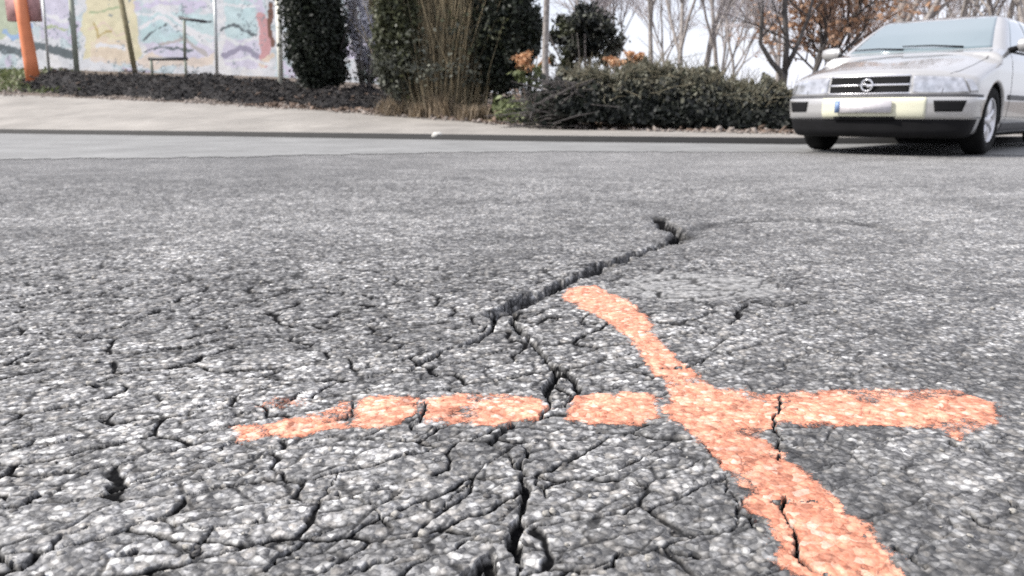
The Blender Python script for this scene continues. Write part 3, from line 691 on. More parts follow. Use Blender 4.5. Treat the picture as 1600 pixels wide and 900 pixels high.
kx = RNG.integers(0, len(BR), 700); pb = BR[kx]+RNG.normal(size=(700, 3))*[.15, .15, .05]
chips('bark_chips', pb[:, 0], pb[:, 1], pb[:, 2], .05, M['chip'])
mb = MB(); rb = np.random.default_rng(8)
for _ in range(1500):
    a = BR[rb.integers(0, len(BR))]+rb.normal(size=3)*[.1, .1, .02]; d = rb.normal(size=3)*[.20, .12, .07]
    mb.tube([a-d, a+[0, 0, .04], a+d+[0, 0, .03]], [.004, .009, .004], 3, cap=False)
tag(mb.build('brush_sticks', M['barkdark']), kind='stuff')
x, y, z = band_pts(9000, (380, 1300), -.02, .35, 5); chips('leaf_litter', x, y, z, .075, M['chip'], flat=.25)
x, y, z = band_pts(2600, (-50, 1300), -.05, .16, 6); chips('gravel', x, y, z, .05, paving('gravel', (.22, .19, .17), .3))
x, y, z = band_pts(1400, (620, 1020), -.0, .25, 7); chips('pale_litter', x, y, z, .07, M['straw'], flat=.3)
# low weeds
x, y, z = band_pts(3200, (770, 880), .0, .25, 8); wv = leaves('weeds', np.stack([x, y, z+np.abs(RNG.normal(size=len(x)))*.16], -1), .075, LM['weed']); tag(wv, kind='stuff')
x, y, z = band_pts(1800, (-60, 130), .05, .9, 9); wv = leaves('grass', np.stack([x, y, z+np.abs(RNG.normal(size=len(x)))*.07], -1), .10, LM['weed']); tag(wv, kind='stuff')

# ------------------------------------------------------------------ shrubs
def shrub(name, label, cat, px, D, parts, stems=14, smat='barkdark', group=None, rg=None, stemh=1.2, spread=.5):
    """parts: list of (n, centre(px,py,dD), radius(px,px,m), size, leaf material)"""
    b = on(px, D); root = empty(name, b, label, cat, group); rg = np.random.default_rng(int(px))
    mb = MB()
    for i in range(stems):
        a = rg.normal(size=3)*spread; a[2] = 0
        mb.tube([a*.15, a*.5+[0, 0, stemh*.5], a*1.0+[0, 0, stemh]], [.03, .018, .008], 5, cap=False)
    mb.build('stems', M[smat], root)
    for i, (n_, c, r, s, lm) in enumerate(parts):
        cc = P(c[0], c[1], D+c[2])-b; sc = D/FPX
        k_ = 1.9 if .065 < s and lm != 'orange' else 1
        leaves('foliage', blob_pts(int(n_*k_), cc, (r[0]*sc, r[2], r[1]*sc), seed=int(px)+i*7+n_, zmin=.0), s*(.7 if k_ > 1 else 1), LM[lm], root)
    return root
shrub('conifer', 'tall dark conifer rising out of frame beside the cream pole', 'conifer', 495, 20.5,
      [(19000, (493, 15, 0), (43, 85, .9), .062, 'conifer'), (13000, (495, 70, 0), (38, 50, .8), .062, 'conifer'), (12000, (502, 112, 0), (32, 24, .6), .06, 'conifer'), (6000, (490, -50, 0), (38, 60, .7), .07, 'conifer')], stemh=3)
shrub('pale_gap_filler', 'narrow whitish leaves standing in for the bright gap between dark conifer and brown bush', 'shrub', 570, 21.5,
      [(2600, (568, 40, 0), (22, 60, .5), .075, 'white'), (900, (572, 105, 0), (24, 26, .5), .07, 'grey'), (600, (566, -20, 0), (25, 40, .5), .075, 'white')], stemh=2.4, smat='bark', spread=.35)  # made-up shrub: white leaves imitate bright sky and wall seen through
# broom-like brown bush: fan of upright stems
b = on(700, 17); bush = empty('brown_bush', b, 'large bush of upright straw brown stems over leaf litter', 'bush')
for nm, n_, mt, sp, hh in (('pale_stems', 820, 'straw', .62, 3.6), ('dark_stems', 560, 'strawdark', .9, 3.4)):
    mb = MB(); rg = np.random.default_rng(n_)
    for i in range(n_):
        a0 = rg.normal(size=2)*[.32, .20]-[0, .25]; tx = rg.normal()*sp*.62; ty = rg.normal()*.5; H_ = hh*(.45+.6*rg.random())
        tx = a0[0]*.8+tx
        mb.tube([(a0[0], a0[1], 0), (a0[0]+tx*.35+rg.normal()*.05, a0[1]+ty*.3, H_*.5), (a0[0]+tx*.85+rg.normal()*.06, a0[1]+ty*.7, H_)], [.009, .0065, .0035], 3, cap=False)
    mb.build(nm, M[mt], bush)
sc = 17/FPX
for n_, c, r, s, lm in ((6400, (622, 30, -.5), (34, 85, .5), .085, 'mid'), (4600, (622, 95, -.4), (32, 42, .4), .08, 'grey'), (5200, (700, 10, .9), (100, 60, .5), .09, 'mid'), (7200, (785, 45, -.4), (46, 75, .6), .085, 'conifer'),
                        (3000, (780, 100, -.1), (46, 42, .4), .075, 'grey'), (3400, (700, 110, .9), (90, 45, .4), .08, 'ivy'), (380, (700, 90, -.9), (90, 55, .25), .07, 'grey'), (260, (740, 30, -.9), (70, 60, .25), .07, 'mid'), (3000, (622, -20, .4), (40, 50, .4), .08, 'conifer'), (2200, (645, 60, .9), (42, 70, .4), .08, 'conifer')):
    leaves('foliage', blob_pts(int(n_*1.8), P(c[0], c[1], 17+c[2])-b, (r[0]*sc, r[2], r[1]*sc), seed=n_+c[0], zmin=0), s*.7, LM[lm], bush)
shrub('dark_shrub', 'small blackish evergreen at the right edge of the brown bush', 'shrub', 822, 17.5,
      [(3400, (822, 50, 0), (20, 42, .4), .08, 'conifer'), (900, (815, 85, 0), (22, 22, .4), .08, 'conifer')], stemh=1.2, spread=.2)
# dry grass clumps at the foot of the bush
def tuft(px, D, n_, h_, mat, label, name='grass_tuft', group=None, sp=.25):
    b = on(px, D); rg = np.random.default_rng(int(px*3)); V = []
    a = rg.normal(size=(n_, 2))*sp*.5; d = rg.normal(size=(n_, 2))*.35*h_; H_ = h_*(.5+.6*rg.random(n_))
    w_ = .008+.006*rg.random(n_); th = rg.random(n_)*3.14
    ex_ = np.stack([np.cos(th)*w_, np.sin(th)*w_], -1)
    z0 = np.zeros(n_)
    V = np.stack([np.c_[a-ex_, z0], np.c_[a+ex_, z0], np.c_[a+d*.4+ex_*.8, H_*.6], np.c_[a+d*.4-ex_*.8, H_*.6], np.c_[a+d, H_], ], 1).reshape(-1, 3)
    i = np.arange(n_)[:, None]*5
    me = mk_mesh(name, V, [i+np.array([0, 1, 2, 3]), i+np.array([3, 2, 4])], mat)
    at = me.attributes.new('rnd', 'FLOAT', 'FACE'); at.data.foreach_set('value', RNG.random(len(me.polygons)).astype(np.float32))
    o = link(name, me); o.location = b; return tag(o, label, 'dry grass', group)
for px, D, h_, lb in ((612, 16.6, .6, 'leftmost clump of dry straw grass under the brown bush'), (655, 16.2, .5, 'second clump of dry grass from the left under the bush'), (688, 16.1, .8, 'tallest straw clump at the centre of the brown bush'),
                      (735, 15.6, .5, 'dry grass clump right of the tallest straw clump'), (790, 15.4, .4, 'dry grass clump beneath the small blackish evergreen'), (885, 14.6, .35, 'low dry grass clump at the left end of the hedge')):
    tuft(px, D, 240, h_*.62, LM['straw'], lb, group='dry grass clumps along the bank')
bare_tree(857, 15.2, 6, .075, 'slim grey trunk standing left of the round shrub', seed=4, depth=3, first=.8, kids=2, spread=.35)
shrub('round_shrub', 'round dark green shrub against the sky above the hedge', 'shrub', 915, 19,
      [(2600, (912, 52, 0), (44, 36, .6), .085, 'ivy'), (1500, (925, 60, 0), (46, 36, .6), .085, 'grey'), (900, (880, 75, 0), (22, 40, .4), .08, 'mid')], stems=20, stemh=1.7, spread=.75, smat='bark')
shrub('orange_shrub', 'low orange leaved shrub left of the slim grey trunk', 'shrub', 830, 15.8,
      [(420, (828, 98, 0), (26, 14, .3), .055, 'orange'), (300, (832, 118, 0), (28, 14, .3), .06, 'weed')], stemh=.6, stems=10, smat='twigbrown', spread=.3)
shrub('orange_shrub', 'low tan orange shrub showing over the hedge by the round shrub', 'shrub', 978, 17.5,
      [(520, (978, 93, 0), (32, 13, .3), .055, 'orange'), (300, (1000, 100, 0), (25, 10, .3), .06, 'top')], stemh=1.0, stems=10, smat='twigbrown', spread=.35)
# the sprawling hedge
hb = on(1060, 13.6); hedge = empty('hedge', hb, 'sprawling dark hedge with grey green top beside the pavement', 'hedge')
def hp(px, py, D): return P(px, py, D)-hb
prof_h = [(870, 118, 178), (905, 104, 188), (960, 108, 190), (1020, 97, 193), (1080, 104, 196), (1140, 119, 199), (1190, 128, 200), (1235, 137, 200), (1290, 146, 200)]
rg = np.random.default_rng(3)
dk, tp, tw = [], [], MB()
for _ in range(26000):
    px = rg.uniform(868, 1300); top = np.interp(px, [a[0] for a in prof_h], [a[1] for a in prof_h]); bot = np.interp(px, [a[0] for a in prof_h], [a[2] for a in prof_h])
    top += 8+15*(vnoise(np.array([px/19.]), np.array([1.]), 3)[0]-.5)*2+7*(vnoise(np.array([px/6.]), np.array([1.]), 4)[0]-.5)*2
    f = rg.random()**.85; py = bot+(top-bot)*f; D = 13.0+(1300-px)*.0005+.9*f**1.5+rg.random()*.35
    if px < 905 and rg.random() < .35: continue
    (dk if (f < .58+.16*rg.normal() or px < 960 and rg.random() < .5) else tp).append(hp(px, py+rg.normal()*1.5, D))  # lower front gets the shade-dark leaf colour, top the paler one
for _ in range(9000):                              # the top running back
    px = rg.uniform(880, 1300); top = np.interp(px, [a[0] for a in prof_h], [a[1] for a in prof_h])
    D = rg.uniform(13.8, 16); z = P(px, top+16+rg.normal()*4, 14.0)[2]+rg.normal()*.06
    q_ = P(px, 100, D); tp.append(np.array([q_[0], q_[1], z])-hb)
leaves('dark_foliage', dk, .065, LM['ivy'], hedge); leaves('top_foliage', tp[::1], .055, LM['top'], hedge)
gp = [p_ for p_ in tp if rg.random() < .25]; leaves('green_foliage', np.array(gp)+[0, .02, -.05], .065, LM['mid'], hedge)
for _ in range(120):
    px = rg.uniform(870, 1290); top = np.interp(px, [a[0] for a in prof_h], [a[1] for a in prof_h])
    a = hp(px, top+rg.uniform(5, 60), rg.uniform(13.1, 14.2)); d = rg.normal(size=3)*[.35, .12, .16]+[0, 0, .05]
    tw.tube([a, a+d*.5+[0, 0, .03], a+d], [.007, .005, .003], 3, cap=False)
for _ in range(420):
    px = rg.uniform(880, 1290); top = np.interp(px, [a[0] for a in prof_h], [a[1] for a in prof_h])
    a = hp(px, top+rg.uniform(6, 24), rg.uniform(13.5, 14.6)); d = np.array([rg.normal()*.10, rg.normal()*.05, rg.uniform(.12, .34)])
    tw.tube([a, a+d*.5, a+d+[rg.normal()*.04, 0, 0]], [.006, .005, .003], 3, cap=False)
tw.build('twigs', M['strawdark'], hedge)
for i, (px, D, w_, lb) in enumerate(((880, 13.9, 26, 'dark heap of cut brushwood at the left end of the hedge'),)):
    b = on(px, D); o = empty('brushwood_heap', b, lb, 'brushwood'); mb = MB()
    for _ in range(260):
        a = rg.normal(size=3)*[.30, .25, 0]+[0, 0, rg.uniform(.02, .75)]; a[0] *= 1.1-a[2]; d = rg.normal(size=3)*[.35, .2, .12]
        mb.tube([a-d, a+[0, 0, .02], a+d], [.004, .011, .006], 4, cap=False)
    mb.build('branches', M['barkdark'], o); leaves('foliage', rg.normal(size=(1400, 3))*[.30, .2, .22]+[0, 0, .35], .06, LM['conifer'], o)

# ------------------------------------------------------------------ trees
bare_tree(1018, 26, 9, .09, 'slim bare tree left of the pale twig thicket over the hedge', seed=11, depth=4, first=.5)
bare_tree(1062, 24, 9, .08, 'second bare tree from the left over the hedge', seed=12, depth=4, first=.5, spread=.42)
bare_tree(1092, 25, 9, .10, 'third bare tree over the hedge with a leaning crown', (-.06, 0), seed=13, depth=4, first=.5)
bare_tree(1112, 23, 8, .07, 'fourth bare tree over the hedge, thinnest of its row', (.03, 0), seed=14, depth=4, first=.5)
bare_tree(1150, 30, 8, .06, 'small pale twiggy tree before the open sky', (.05, 0), seed=15, depth=4, first=.4)
# forked tree beside the car
b = on(1222, 15.5); o = empty('forked_tree', b, 'dark forked tree with a kinked left stem above the hedge end', 'tree')
f = lambda x, y, D=15.5: P(x, y, D)-b
t, tw = MB(), MB(); rg = np.random.default_rng(31)
t.tube([(0, 0, -.05), f(1224, 118), f(1206, 98), f(1188, 68), f(1190, 30), f(1192, -40)], [.09, .075, .05, .04, .035, .03], 7)
t.tube([f(1226, 118), f(1229, 70), f(1226, 20), f(1230, -50)], [.06, .055, .05, .045], 7)
t.tube([f(1226, 112), f(1246, 70), f(1262, 30), f(1280, -40)], [.05, .04, .03, .02], 6)
for st in ((1190, 30), (1189, 60), (1226, 20), (1229, 60), (1246, 70), (1255, 45), (1226, 0), (1191, 0), (1262, 25)):
    branch(t, f(*st), np.array([rg.normal()*.7, rg.normal()*.4, .7]), 1.0, .018, 3, tw, .5, .25, 3, rg, .0045)
t.build('trunk', M['barkdark'], o, True); tw.build('crown', M['twig'], o)
bl = LM['beech']
bare_tree(1262, 17, 4.6, .07, 'beech with dry brown leaves left of the car bonnet', (.05, 0), seed=21, depth=4, first=.42, spread=.62, kids=4, tmat='twigbrown', mat='barkdark', leafm=bl, nleaf=1100, name='beech_tree')
bare_tree(1322, 17.5, 4.6, .06, 'beech with brown leaves directly above the car bonnet', (.02, 0), seed=22, depth=4, first=.42, spread=.66, kids=4, tmat='twigbrown', mat='barkdark', leafm=bl, nleaf=1000, name='beech_tree')
bare_tree(1395, 21, 8, .16, 'thick trunked bare tree leaning right behind the windscreen', (.14, 0), seed=23, depth=4, first=.5, spread=.5)
bare_tree(1468, 24, 8, .08, 'bare tree above the middle of the car roof', seed=24, depth=4, first=.5)
bare_tree(1508, 26, 8, .09, 'bare tree above the car roof, right of the middle one', (-.04, 0), seed=25, depth=4, first=.5)
bare_tree(1555, 23, 8, .10, 'bare tree above the right end of the car roof', (.04, 0), seed=26, depth=4, first=.5)
bare_tree(1595, 20, 7, .09, 'bare tree at the right edge behind the car', (.02, 0), seed=27, depth=4, first=.45)
bare_tree(1350, 27, 8, .08, 'pale bare tree behind the two brown beeches', seed=28, depth=4, first=.5)
ri = np.random.default_rng(77)
protoT = {}
for i in (0, 1, 2, 3, 5, 7, 9, 11, 12, 14):                                # a pale row of far trees
    px = [640, 905, 965, 1040, 1080, 1128, 1172, 1212, 1255, 1300, 1345, 1410, 1450, 1530, 1580][i]; D = 38+ri.random()*14
    lb = ['distant bare tree behind the brown bush', 'distant bare tree behind the round shrub', 'distant bare tree right of the round shrub', 'distant bare tree between the first two hedge trees', 'distant bare tree between second and third hedge trees',
          'distant bare tree right of the thinnest hedge tree', 'distant bare tree left of the forked tree', 'distant bare tree seen through the forked tree', 'distant bare tree behind the left beech', 'distant bare tree between the two beeches',
          'distant bare tree behind the right beech', 'distant bare tree above the windscreen, behind the leaning trunk', 'distant bare tree left of the mid-roof tree', 'distant bare tree above the right half of the car roof', 'distant bare tree at the far right'][i]
    if i < 3:
        o = bare_tree(px, D, 10+2*ri.random(), .11, lb, seed=50+i, depth=4, first=.42, spread=.5, kids=3, group='distant bare trees', minr=.008); protoT[i] = o
    else:
        s = protoT[i % 3]; o = s.copy(); C.objects.link(o)
        o.location = on(px, D, -.05); o.rotation_euler = (0, 0, ri.random()*6.3); sc_ = .8+.35*ri.random(); o.scale = (sc_,)*3; o['label'] = lb
        for ch in list(s.children):
            c = ch.copy(); C.objects.link(c); c.parent = o

# pale stone by the kerb
V0 = np.array([(a, b_, c) for a in (-1, 1) for b_ in (-1, 1) for c in (-1, 1)], float)*[.09, .05, .035]
g = G(684, 219); mb = MB(); mb.tube([(-.09, 0, .03), (-.05, .01, .05), (.03, 0, .055), (.09, -.01, .03)], [.02, .05, .05, .015], 7); so = mb.build('loose_stone', M['stone'], smooth=True); so.location = (g[0], g[1], .02)
tag(so, 'small pale stone lying in the gutter below the kerb', 'stone')

# ================================================================== CAR
gC, gA = G(1535, 241.5), G(1287, 234.0)
ax = gC-gA; car_mid = (gC+gA)/2; axu = ax/np.linalg.norm(ax)
fwd = np.array([axu[1], -axu[0]])          # car's left is towards gC
ang = math.atan2(fwd[1], fwd[0]); print('track', np.linalg.norm(ax), 'yaw', math.degrees(ang), gC, gA)
left = np.array([-fwd[1], fwd[0]])
ctr = gC-left*.755+np.array([-.085, 0])
car = empty('car', (ctr[0], ctr[1], .006), 'silver saloon car with black barred grille and pale yellow tint around the plate', 'car', rz=ang)
SIDE = [(.70, .16), (.84, .165), (.90, .21), (.925, .35), (.948, .385), (.952, .50), (.93, .555), (.905, .575), (.895, .66), (.875, .75), (.82, .80), (.62, .845), (.2, .925), (-.15, .985), (-.34, 1.02), (-.75, 1.235), (-1.10, 1.40), (-1.42, 1.455), (-1.9, 1.475), (-2.35, 1.455), (-2.8, 1.375), (-3.22, 1.18), (-3.46, 1.09), (-3.84, 1.05), (-3.92, .98), (-3.91, .62), (-3.95, .56), (-3.95, .32), (-3.87, .20), (-3.4, .16)]
def smax(a, b, k): h = np.clip(.5+.5*(a-b)/k, 0, 1); return b+(a-b)*h+k*h*(1-h)
_gx = np.linspace(-4.2, 1.4, 561); _gz = np.linspace(0, 1.7, 171)
_GX, _GZ = np.meshgrid(_gx, _gz, indexing='ij'); _SD = poly_sdf(_GX.ravel(), _GZ.ravel(), SIDE).reshape(_GX.shape)
def sd_side(x, z):
    fx = np.clip((x+4.2)/.01, 0, 559.99); fz = np.clip(z/.01, 0, 169.99); i = fx.astype(int); j = fz.astype(int); a = fx-i; b_ = fz-j
    return (_SD[i, j]*(1-a)+_SD[i+1, j]*a)*(1-b_)+(_SD[i, j+1]*(1-a)+_SD[i+1, j+1]*a)*b_
_bx = [-4, -3, -1.6, -1.1, -.5, -.2, .3, .7, 1.2]; _bw = [-.16, -.10, 0, .03, .13, .12, .18, .30, .33]
_zx = [.15, .25, .35, .5, .62, .8, .92, .96, 1.1, 1.25, 1.38, 1.48]; _zw = [.82, .85, .875, .888, .89, .882, .862, .845, .775, .705, .635, .50]
def fcar(x, y, z, arches=True):
    ya = np.abs(y); bow = np.interp(x, _bx, _bw)*(ya/.88)**2.6
    s = sd_side(np.clip(x+bow, -4.2, 1.39), z)
    taper = np.interp(x, [-4, -3.2, -2, 0, .5, .95], [.06, .02, 0, 0, .015, .05])
    wd = ya-(np.interp(z, _zx, _zw)-taper)
    crown = z-(1.47-.055*(ya/.6)**2)                  # roof crown
    hood = z-(np.interp(x+bow, [-.15, .2, .62, .82, .9], [.99, .928, .845, .80, .76])-.075*(ya/.8)**3+3*np.maximum(0, -.15-x))
    f = smax(s, wd*.95, .085)
    f = smax(f, crown, .03)
    f = smax(f, hood*.95, .035)
    if arches:
        for wxc in (0, -2.73):
            c = np.hypot(x-wxc, z-.315)-.362; cut = np.maximum(c, .60-ya); f = smax(f, -cut, .012)
    return f
def surface_nets(Fv, org, h):
    s = Fv < 0; nx, ny, nz = Fv.shape
    cnt = np.zeros((nx-1, ny-1, nz-1), np.int8); acc = np.zeros((nx-1, ny-1, nz-1, 3)); num = np.zeros((nx-1, ny-1, nz-1))
    base = [np.arange(nx-1)[:, None, None], np.arange(ny-1)[None, :, None], np.arange(nz-1)[None, None, :]]
    def sl(dx, dy, dz): return (slice(dx, nx-1+dx), slice(dy, ny-1+dy), slice(dz, nz-1+dz))
    for axs in range(3):
        for o1 in (0, 1):
            for o2 in (0, 1):
                off = [0, 0, 0]; oth = [k_ for k_ in range(3) if k_ != axs]; off[oth[0]] = o1; off[oth[1]] = o2
                off2 = list(off); off2[axs] = 1
                a = Fv[sl(*off)]; b_ = Fv[sl(*off2)]; m = (a < 0) != (b_ < 0)
                t = np.where(m, a/np.where(m, a-b_, 1), 0)
                for k_ in range(3): acc[..., k_] += m*((t if k_ == axs else off[k_])+base[k_])
                num += m
    m = num > 0; idx = np.full(m.shape, -1); idx[m] = np.arange(m.sum()); V = acc[m]/num[m][:, None]*h+org
    Qs = []
    for axs in range(3):
        sh = [slice(1, -1)]*3; sa = list(sh); sb = list(sh); sa[axs] = slice(0, -1); sb[axs] = slice(1, None)
        a = s[tuple(sa)]; b_ = s[tuple(sb)]; w_ = np.argwhere(a != b_); oth = [k_ for k_ in range(3) if k_ != axs]
        flip = a[tuple(w_.T)]
        c = w_.copy(); 
        for k_ in oth: c[:, k_] += 1
        def cell(d0, d1): q_ = c.copy(); q_[:, oth[0]] -= d0; q_[:, oth[1]] -= d1; return idx[tuple(q_.T)]
        q4 = np.stack([cell(1, 1), cell(0, 1), cell(0, 0), cell(1, 0)], -1)
        if axs == 1: flip = ~flip
        q4[~flip] = q4[~flip][:, ::-1]; Qs.append(q4)
    return V, np.concatenate(Qs)
def proj(p, arches=True, it=3, off=0.):
    e = 1e-3
    for _ in range(it):
        f0 = fcar(*p.T, arches); g_ = np.stack([(fcar(*(p+d_).T, arches)-fcar(*(p-d_).T, arches))/(2*e) for d_ in np.eye(3)*e], -1)
        n2 = (g_**2).sum(1)+1e-9; p = p-(np.clip(f0/n2, -.03, .03))[:, None]*g_
    nrm = g_/np.sqrt(n2)[:, None]
    return p+nrm*off, nrm
hh = .018
gx = np.arange(-4.05, 1.05, hh); gy = np.arange(-.96, .9601, hh); gz = np.arange(.12, 1.56, hh)
Fv = fcar(gx[:, None, None], gy[None, :, None], gz[None, None, :])
BV, BQ = surface_nets(Fv, np.array([gx[0], gy[0], gz[0]]), hh); BV, _ = proj(BV, True, 2)
fc = BV[BQ].mean(1)
inarch = np.zeros(len(fc), bool)
for wxc in (0, -2.73): inarch |= (np.hypot(fc[:, 0]-wxc, fc[:, 2]-.315) < .372) & (np.abs(fc[:, 1]) < .868)
under = (fc[:, 2] < .20)
def sub(name, mask, mat):
    u_ = np.unique(BQ[mask]); rm = np.zeros(len(BV), int); rm[u_] = np.arange(len(u_)); return obj(name, BV[u_], rm[BQ[mask]], mat, car, True)
sub('body', ~(inarch | under), M['silver'])
for wxc in (0, -2.73):
    for sg in (-1, 1): sub('wheel_arch_liner', inarch & ~under & (np.abs(fc[:, 0]-wxc) < .8) & (fc[:, 1]*sg > 0), M['rubber'])
sub('underbody', under, M['black'])
def ray_hit(o, d, far=2.5):
    lo = np.zeros(len(o)); hi = np.full(len(o), far)
    for _ in range(22):
        m = (lo+hi)/2; f0 = fcar(*(o+d*m[:, None]).T, False); lo = np.where(f0 < 0, m, lo); hi = np.where(f0 < 0, hi, m)
    return o+d*((lo+hi)/2)[:, None]
def patch(name, P0, mode, mat, off=.004, nu=28, nv=10, parent=None, thick=.014):
    """P0: function (s,t in 0..1) -> parameter pair; mode: radial (deg,z), side (x,z), top (x,y), front (y,z)"""
    s_, t_ = np.meshgrid(np.linspace(0, 1, nu), np.linspace(0, 1, nv), indexing='ij'); a, b_ = P0(s_.ravel(), t_.ravel())
    if mode == 'radial': o_ = np.stack([a*0, a*0, b_], -1); d = np.stack([np.cos(np.radians(a)), np.sin(np.radians(a)), a*0], -1)
    if mode == 'side': o_ = np.stack([a, a*0, b_], -1); d = np.stack([a*0, a*0+1, a*0], -1)
    if mode == 'sider': o_ = np.stack([a, a*0, b_], -1); d = np.stack([a*0, a*0-1, a*0], -1)
    if mode == 'front': o_ = np.stack([a*0-1.6, a, b_], -1); d = np.stack([a*0+1, a*0, a*0], -1)
    if mode == 'rear': o_ = np.stack([a*0-2.0, a, b_], -1); d = np.stack([a*0-1, a*0, a*0], -1)
    p = ray_hit(o_, d, 3.); p, nrm = proj(p, False, 1); top = p+nrm*off; bot = p-nrm*(thick-off)
    i = np.arange(nu*nv).reshape(nu, nv); Q = [np.stack([i[:-1, :-1], i[1:, :-1], i[1:, 1:], i[:-1, 1:]], -1).reshape(-1, 4)]
    rim = np.concatenate([i[:, 0], i[-1, 1:], i[::-1, -1][1:], i[0, ::-1][1:-1]]); r2 = np.roll(rim, -1); nn_ = nu*nv
    Q.append(np.stack([rim, rim+nn_, r2+nn_, r2], -1)); me = mk_mesh(name, np.concatenate([top, bot]), np.concatenate(Q), mat, False)
    return link(name, me, parent or car)
def quad(c00, c10, c11, c01, bul=0):
    def f_(s, t):
        a = (1-s)*(1-t)*c00[0]+s*(1-t)*c10[0]+s*t*c11[0]+(1-s)*t*c01[0]; b_ = (1-s)*(1-t)*c00[1]+s*(1-t)*c10[1]+s*t*c11[1]+(1-s)*t*c01[1]
        return a, b_+bul*4*s*(1-s)*(2*t-1)
    return f_
patch('windscreen', quad((-.70, 1.035), (.70, 1.035), (.56, 1.395), (-.56, 1.395), .012), 'front', M['glass'], .003, 40, 16)
patch('rear_window', quad((-.66, 1.10), (.66, 1.10), (.52, 1.37), (-.52, 1.37)), 'rear', M['glass'], .003, 30, 10)
for md in ('side', 'sider'):
    patch('side_window', quad((-.66, 1.02), (-1.62, 1.02), (-1.62, 1.385), (-1.22, 1.37)), md, M['glass'], .003)
    patch('side_window', quad((-1.70, 1.02), (-2.62, 1.03), (-2.50, 1.36), (-1.70, 1.385)), md, M['glass'], .003)
    patch('quarter_window', quad((-2.70, 1.04), (-3.08, 1.07), (-2.78, 1.30), (-2.58, 1.35)), md, M['glass'], .003)
    patch('side_moulding', quad((-.46, .52), (-2.24, .52), (-2.24, .57), (-.46, .57)), md, M['dark_trim'], .010)
    patch('sill', quad((-.42, .215), (-2.30, .215), (-2.30, .30), (-.42, .30)), md, M['dark_trim'], .006)
    for xx in (-.52, -1.66, -2.66):
        patch('door_gap', quad((xx, .32), (xx-.008, .32), (xx-.008+(-.05 if xx > -1 else 0), 1.0), (xx+(-.05 if xx > -1 else 0), 1.0)), md, M['black'], .0015, 2, 20)
    for xx in (-1.45, -2.42):
        hd = patch('door_handle', quad((xx, .84), (xx-.20, .84), (xx-.20, .875), (xx, .875)), md, M['dark_trim'], .022)
patch('belt_trim', quad((-.62, .985), (-3.1, 1.01), (-3.1, 1.025), (-.62, 1.0)), 'side', M['black'], .008)
patch('belt_trim', quad((-.62, .985), (-3.1, 1.01), (-3.1, 1.025), (-.62, 1.0)), 'sider', M['black'], .008)
# nose
patch('air_dam', quad((-58, .172), (58, .172), (60, .335), (-60, .335)), 'radial', M['black'], .006, 60, 8)
patch('bumper', quad((-64, .345), (64, .345), (64.5, .53), (-64.5, .53)), 'radial', M['silver'], .016, 70, 10, thick=.03)
patch('bumper_tint', quad((-24, .352), (31, .352), (31, .525), (-24, .525)), 'radial', M['cream'], .021, 40, 8)  # patch that lays a pale yellow tint around the plate
patch('bumper_trim', quad((-63, .533), (63, .533), (63, .557), (-63, .557)), 'radial', M['dark_trim'], .010, 60, 3)
patch('lower_grille', quad((-17, .33), (17, .33), (17, .372), (-17, .372)), 'radial', M['black'], .026, 20, 3)
for sg in (-1, 1):
    patch('headlight', quad((sg*24.5, .572), (sg*50.5, .574), (sg*47.5, .70), (sg*24.5, .724), .006), 'radial', M['lamp'], .010, 24, 10)
    patch('headlight_surround', quad((sg*24.0, .564), (sg*51.5, .566), (sg*48.5, .71), (sg*24.0, .735), .006), 'radial', M['silver'], .003, 24, 6)
    patch('indicator', quad((sg*51.6, .574), (sg*56, .580), (sg*52, .682), (sg*48.6, .697)), 'radial', M['lamp'], .008, 10, 8)
    patch('fog_lamp', quad((sg*35, .405), (sg*47, .405), (sg*48.5, .50), (sg*34, .50)), 'radial', M['black'], .023, 12, 6)
patch('grille', quad((-22.5, .568), (22.5, .568), (23, .732), (-23, .732), .004), 'radial', M['black'], .006, 30, 8)
for (z0, z1, nm) in ((.722, .738, 'grille_chrome_top'), (.640, .656, 'grille_bar'), (.562, .573, 'grille_chrome_base')):
    patch(nm, quad((-23, z0), (23, z0), (23, z1), (-23, z1)), 'radial', M['chrome'], .014, 30, 3)
# hood shut lines and crease
def front_x(y, z): return ray_hit(np.array([[-1.0, y, z]]), np.array([[1., 0, 0]]), 3.)[0]
c0 = front_x(0, .648)
em = link('emblem', None, None) if False else None
mb = MB(); t = np.linspace(0, 2*math.pi, 33)
ringp = np.stack([np.full(33, 0.), np.cos(t)*.052, np.sin(t)*.052], -1)+c0+[.026, 0, 0]
mb.tube(ringp, .0085, 8, cap=False)
zz = [(-.085, 0), (-.012, .012), (.012, -.012), (.085, 0)]                       # flat bolt through the ring
zp = [np.array([0, y_, z_])+c0+[.028, 0, 0] for y_, z_ in zz]
mb.tube(zp, [.004, .010, .010, .004], 6); mb.build('emblem', M['chrome'], car, True)
# number plate
pc = front_x(0, .452); pl = MB(); pl.box(pc+[.036, 0, 0], (.014, .52, .115)); plo = pl.build('number_plate', M['plate'], car)
pb_ = MB(); pb_.box(pc+[.0445, -.236, 0], (.004, .045, .109)); pb_.build('blue_band', M['blue'], plo)
